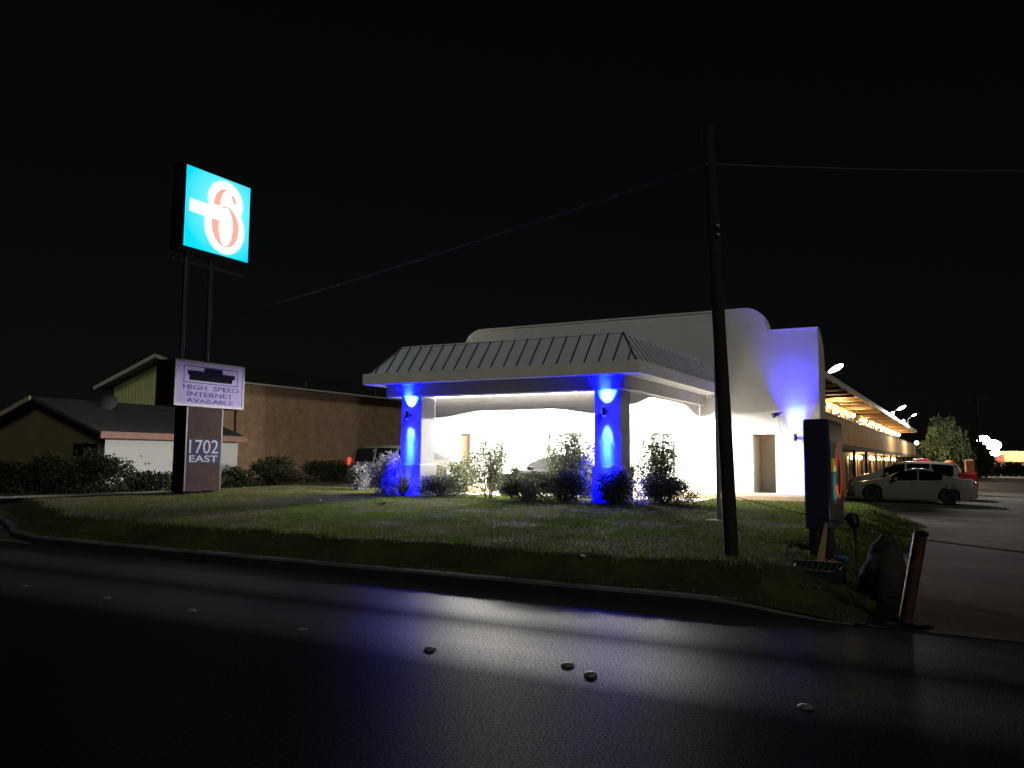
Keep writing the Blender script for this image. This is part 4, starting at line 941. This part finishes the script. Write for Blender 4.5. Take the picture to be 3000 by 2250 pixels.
# ------------------------------------------------------------------ cars
def make_car(name, label, cat_, P, loc, rotz, paint, lit=False, group=None, tilt=0):
    L_ = P['L']; t = thing(name,label,cat_,loc,group,rotz)
    if tilt: t.rotation_euler = (0,tilt,rotz)
    ws = P['wheels']; rw = P.get('rw',.32); ra = rw+.07; sill = P.get('sill',.2)
    key = set(round(i*.09,3) for i in range(int(L_/.09)+1)) | {L_}
    for q in ('top','belt','half'): key |= set(a for a,_ in P[q])
    for sw in ws: key |= {sw-ra,sw-ra+.01,sw+ra-.01,sw+ra}
    for a, b in P['side']: key |= {a,b}
    for q in ('ws','rg'): 
        if P.get(q): key |= set(P[q])
    if P.get('bed'): key |= {P['bed'][0],P['bed'][0]+.02,P['bed'][1]-.02,P['bed'][1]}
    S = sorted(k for k in key if 0 <= k <= L_); S = [s for i, s in enumerate(S) if i == 0 or s-S[i-1] > .004]
    rows = []
    for s in S:
        zt, zb_, hw_ = interp(P['top'],s), interp(P['belt'],s), interp(P['half'],s)
        bot = sill + .10*max(0,1-s/.35) + .12*max(0,1-(L_-s)/.4)
        for sw in ws:
            if abs(s-sw) < ra: bot = max(bot, rw+math.sqrt(ra*ra-(s-sw)**2))
        zt = max(zt, zb_+.012); h = zt-zb_; bot = min(bot, zb_-.06)
        wr = P['wr']; f = min(1,h/.5); wtop = hw_*.92*(1-f)+wr*f
        if P.get('bed') and P['bed'][0]+.01 < s < P['bed'][1]-.01:
            fl_ = P['bedz']; row = [(hw_*.95,bot),(hw_,bot+.35*(zb_-bot)),(hw_*.995,bot+.75*(zb_-bot)),(hw_*.98,zb_),(hw_*.96,zb_+.01),(hw_*.87,zb_+.01),(hw_*.87,fl_),(0,fl_)]
        else:
            row = [(hw_*.95,bot),(hw_,bot+.35*(zb_-bot)),(hw_*.995,bot+.75*(zb_-bot)),(hw_*.96,zb_),(hw_*.93,zb_+min(.03,h*.3)),(wtop*1.02,zb_+h*.84),(wtop*.82,zb_+h*.965),(0,zt)]
        rows.append((s,row,h))
    body, win = MB(), MB()
    X = lambda s: L_/2-s
    for (s0,r0,h0),(s1,r1,h1) in zip(rows,rows[1:]):
        sm_ = (s0+s1)/2; hm = min(h0,h1)
        for k in range(7):
            isw = False
            if k == 4 and hm > .17 and any(a <= sm_ <= b for a,b in P['side']): isw = True
            if k >= 5:
                for q in ('ws','rg'):
                    if P.get(q) and P[q][0] <= sm_ <= P[q][1]: isw = True
            for sg in (1,-1):
                (win if isw else body).quad(*[(X(s),sg*p[0],p[1]) for s,p in ((s0,r0[k]),(s1,r1[k]),(s1,r1[k+1]),(s0,r0[k+1]))])
    for s, row, _ in (rows[0], rows[-1]):
        body.add([(X(s),p[0],p[1]) for p in row]+[(X(s),-p[0],p[1]) for p in row[-2::-1]],[tuple(range(15))])
    import bmesh
    def weld(o):
        bm = bmesh.new(); bm.from_mesh(o.data); bmesh.ops.remove_doubles(bm,verts=bm.verts,dist=.0008); bmesh.ops.recalc_face_normals(bm,faces=bm.faces); bm.to_mesh(o.data); bm.free()
        o.data.polygons.foreach_set('use_smooth',[True]*len(o.data.polygons)); o.data.set_sharp_from_angle(angle=R(32)); o.data.update()
    bo_ = body.build('body', paint, t, local=True); weld(bo_)
    wo_ = win.build('window', M['glassdark'], t, local=True); weld(wo_)
    MB().box(-L_/2+.25,L_/2-.25,-P['w']+.12,P['w']-.12,sill+.03,.62).build('underbody', M['black'], t, local=True)
    for sw in ws:
        for sg in (1,-1):
            yc = sg*(P['w']-.11)
            w_ = MB().lathe([(rw*.62,-.1),(rw*.9,-.105),(rw,-.08),(rw,.08),(rw*.9,.105),(rw*.62,.1)],(X(sw),yc,rw),'y',28).build('wheel', M['tyre'], t, local=True, smooth=True)
            rb_ = MB().lathe([(0,sg*.075),(rw*.2,sg*.085),(rw*.25,sg*.06),(rw*.55,sg*.07),(rw*.64,sg*.10)],(X(sw),yc,rw),'y',28)
            rb_.build('rim', M['rim'], w_, local=True, smooth=True)
    zh = interp(P['belt'],.25)
    for sg in (1,-1):
        hl = MB().sphere((X(.20),sg*(interp(P['half'],.2)*.86),zh-.03),.13,10,7,(.9,.75,.6)).build('headlight', M['headlight'], t, local=True, smooth=True)
        if P.get('tall'):
            MB().bbox(X(L_-.03),X(L_-.16),sg*(P['w']-.12)-.06,sg*(P['w']-.12)+.07,.95,1.25,.02).build('taillight', M['taillit'] if lit else M['taillight'], t, local=True)
        else:
            zt_ = interp(P['belt'],L_-.2)
            MB().sphere((X(L_-.17),sg*(interp(P['half'],L_-.15)*.88),zt_-.06),.13,10,7,(.9,.7,.6)).build('taillight', M['taillit'] if lit else M['taillight'], t, local=True, smooth=True)
        sm0 = P['side'][0][0]+.15
        MB().bbox(X(sm0)-.09,X(sm0)+.07,min(sg*(P['w']-.02),sg*(P['w']+.16)),max(sg*(P['w']-.02),sg*(P['w']+.16)),interp(P['belt'],sm0)+.02,interp(P['belt'],sm0)+.15,.03).build('mirror', paint, t, local=True)
        for a, b in P['side'][:2]:
            xd = X(min(b,a+ (b-a)*.85)); zd = interp(P['belt'],b)-.10
            MB().bbox(xd-.09,xd+.09,min(sg*(P['w']-.015),sg*(P['w']+.02)),max(sg*(P['w']-.015),sg*(P['w']+.02)),zd-.015,zd+.015,.006).build('door_handle', paint, t, local=True)
    return t
SEDAN = dict(L=4.85,w=.9,wr=.60,wheels=(.98,3.82),rw=.325,
  top=[(0,.52),(.04,.68),(.18,.77),(.6,.86),(1.25,.97),(1.4,1.0),(1.8,1.21),(2.15,1.37),(2.5,1.44),(2.9,1.455),(3.25,1.40),(3.6,1.27),(3.98,1.10),(4.12,1.065),(4.7,1.03),(4.8,.92),(4.85,.55)],
  belt=[(0,.48),(.04,.6),(.2,.70),(.6,.78),(1.4,.88),(3.0,.93),(4.2,.98),(4.7,.95),(4.8,.85),(4.85,.5)],
  half=[(0,.55),(.1,.72),(.3,.82),(.8,.88),(1.3,.9),(3.6,.9),(4.3,.87),(4.65,.8),(4.8,.72),(4.85,.6)],
  side=[(1.72,2.68),(2.74,3.60)], ws=(1.42,2.2), rg=(3.28,3.97))
VAN = dict(L=5.0,w=.97,wr=.74,wheels=(.95,3.95),rw=.34,tall=True,
  top=[(0,.55),(.04,.75),(.2,.88),(.6,1.0),(1.0,1.1),(1.2,1.18),(1.7,1.47),(2.1,1.64),(2.6,1.72),(3.4,1.75),(4.3,1.72),(4.6,1.66),(4.75,1.55),(4.92,1.1),(4.97,.95),(5.0,.55)],
  belt=[(0,.5),(.04,.66),(.2,.8),(.6,.9),(1.2,1.0),(4.7,1.06),(4.92,1.02),(4.97,.88),(5.0,.5)],
  half=[(0,.6),(.1,.78),(.3,.88),(.8,.95),(1.2,.97),(4.4,.97),(4.8,.93),(4.95,.88),(5.0,.8)],
  side=[(1.62,2.55),(2.65,3.6),(3.7,4.6)], ws=(1.22,2.12), rg=(4.68,4.9))
TRUCK = dict(L=5.5,w=.96,wr=.70,wheels=(1.0,4.35),rw=.37,sill=.32,tall=True,
  top=[(0,.65),(.04,.9),(.2,1.02),(.8,1.08),(1.45,1.14),(1.55,1.17),(2.1,1.70),(2.4,1.86),(2.9,1.92),(3.25,1.86),(3.42,1.30),(3.46,1.18),(5.45,1.16),(5.5,.7)],
  belt=[(0,.6),(.04,.82),(.2,.95),(.8,1.02),(1.5,1.07),(3.4,1.13),(5.45,1.13),(5.5,.6)],
  half=[(0,.7),(.1,.84),(.4,.92),(1,.96),(5.3,.96),(5.45,.93),(5.5,.88)],
  side=[(1.95,2.62),(2.7,3.22)], ws=(1.58,2.42), rg=(3.27,3.42), bed=(3.5,5.42), bedz=.78)
def paint(name, col, metal=.35, rough=.35): return mat(name, col, rough, metal, noise=.06, nscale=2, coat=.5)
white_p = paint('silver_white_paint',(.25,.25,.225),.25); gold_p = paint('gold_grey_paint',(.11,.10,.085)); red_p = paint('red_paint',(.32,.012,.015),.1); blk_p = paint('black_paint_car',(.012,.012,.013)); pale_p = paint('pale_beige_paint',(.38,.36,.32),.25)
TL = R(1.4)
make_car('parked_car','silver white sedan parked nose-in, nearest of the row beside the motel wing','car',SEDAN,(-2.1,38.5,lotz(-2.1,38.5)),PI,white_p,group='cars parked by the motel wing',tilt=-R(.9))
make_car('parked_minivan','pale minivan parked right behind the silver white sedan','minivan',VAN,(-2.7,44.3,lotz(-2.7,44.3)),PI,pale_p,group='cars parked by the motel wing',tilt=-R(.9))
make_car('pickup_truck','red pickup truck with a loaded bed parked beyond the pale minivan','pickup truck',TRUCK,(-2.3,50.2,lotz(-2.3,50.2)),PI,red_p,group='cars parked by the motel wing',tilt=-R(.9))
make_car('parked_minivan','gold grey minivan with lit tail lamp parked left of the canopy','minivan',VAN,(-18.9,26.1,.47),0,gold_p,lit=True)
make_car('parked_car','black sedan under the canopy half hidden by shrubs','car',SEDAN,(-11.75,24.4,.442),PI,blk_p)
# load in the truck bed
lo = lotz(-1,50)
tag(MB().prism([(-.95,lo+.80),(-.25,lo+.80),(-.3,lo+1.35),(-.6,lo+1.72),(-.85,lo+1.3)],'y',49.7,50.3).build('folded_tarp', mat('pale_tarp', (.55,.62,.55), .7, noise=.15), None, bevel=.05),'pale greenish folded tarp heaped in the red pickup bed','tarp')
tag(MB().sphere((-.85,49.75,lo+1.62),.26,12,8,(1.1,.8,.8)).sphere((-.7,49.8,lo+1.0),.2,8,6).box(-.95,-.65,49.65,49.9,lo+.8,lo+1.5).build('duffel_bag', mat('orange_bag', (.55,.14,.04), .7, noise=.3, nscale=6), None, smooth=True),'rounded orange bag on top of the load in the pickup bed','bag')
tag(MB().bbox(-.12,.34,49.7,50.3,lo+.80,lo+1.88,.05).build('crate_stack', mat('brown_carton', (.32,.15,.07), .8, noise=.5, nscale=7), None),'tall brown carton standing at the tailgate end of the pickup bed','carton')
# white car-stop kerb by the sedan nose
tag(MB().bbox(-5.35,-4.75,44.2,46.0,.03,.2,.03).build('wheel_stop', M['concrete'], None),'pale concrete wheel stop ahead of the silver white sedan','wheel stop')

# ------------------------------------------------------------------ far lights and store
fe = emit('far_flood',(1,1,.94),40)
for i,(x,y,z,s,lb) in enumerate(((2.37,150,5.4,.95,'bright floodlight on the taller far mast beyond the lot'),(3.77,152,4.6,1.1,'bright floodlight on the middle far mast beside the store'),(3.95,153,3.4,.7,'smaller floodlight on the lowest far mast beside the store'))):
    t = thing('mast_light',lb,'floodlight',(x,y,-.1),'far floodlights on masts')
    MB().tube([(x,y,-.2),(x,y,z-.3)],.07,8).build('mast', M['wire'], t)
    MB().sphere((x,y,z),s,14,10,(1,.6,.75)).build('lens', fe, t, smooth=True)
    MB().box(x-.5*s,x+.5*s,y+.45*s,y+.7*s,z-.3,z+.3).build('lamp_head', M['galv'], t)
st = thing('store_building', 'far beige flat-roofed store with a glowing upper wall and brick base', 'building', (12,160,0))
MB().box(4.6,30,158,175,-.3,2.0).build('wall', mat('store_brick', (.2,.12,.07), .8, noise=.2), st)
MB().box(4.4,30.2,157.6,175.2,2.0,3.75).build('parapet', mat('store_beige', (.6,.48,.28), .8, noise=.06), st)
lamp('POINT',(7,154.5,3.6),900,(1,.75,.4),.3,st); lamp('POINT',(12,154.5,3.6),900,(1,.75,.4),.3,st)
b = MB()
b.prism([(4.2,1.9),(5.3,1.9),(5.3,3.1),(4.2,3.1)],'y',157.3,157.5); b.build('shop_sign', mat('dull_red_sign', (.35,.08,.05), .6, noise=.4, nscale=2), st)
for i,(y,lb) in enumerate(((66.5,'tiny lamp on the motel roof edge between the two larger floodlights'),(78.5,'tiny lamp on the motel roof edge nearest the weeping tree'))):
    t = thing('eave_lamp',lb,'floodlight',(-4.72,y,5.2))
    MB().tube([(-4.72,y,5.15),(-4.72,y,5.30)],.02,6).build('bracket', M['dark'], t); MB().sphere((-4.70,y,5.33),.10,10,7).build('lens', fl_em, t, smooth=True)
t = thing('yard_lamp','small round yard lamp on a post at the end of the motel wing','lamp post',(-5.35,112,0))
MB().tube([(-5.35,112,-.2),(-5.35,112,4.0)],.06,8).build('post', M['wire'], t)
MB().sphere((-5.35,112,4.12),.26,12,8).build('globe', emit('yard_globe',(1,1,.85),6), t, smooth=True)
t = thing('power_pole','distant power pole with a crossarm above the far thicket','pole',(1.35,120,0))
MB().tube([(1.35,120,-.2),(1.35,120,10.3)],.15,8).build('shaft', M['pole'], t); MB().box(.2,2.5,119.9,120.1,9.75,9.95).build('crossarm', M['pole'], t)
# litter specks on the lawn
lp = MB().sphere((0,0,.02),.035,8,5,(1.2,.8,.5)).build('litter', mat('white_paper', (.6,.6,.58), .8, noise=.1), None, local=True)
for i,(x,y,lb) in enumerate(((-4.59,10.3,'white scrap of paper on the dark grass bank'),(-15.2,16.9,'pale scrap of paper in the lawn left of the weed tuft'),(-3.4,14.2,'white scrap of paper in the grass right of the utility pole'))):
    o = lp if i == 0 else lp.copy()
    if i: COL.objects.link(o)
    o.location = (x,y,land(x,y)+.03); tag(o,lb,'litter')
for o in list(bpy.data.objects):
    if o.name.startswith('tmp_'): bpy.data.objects.remove(o)
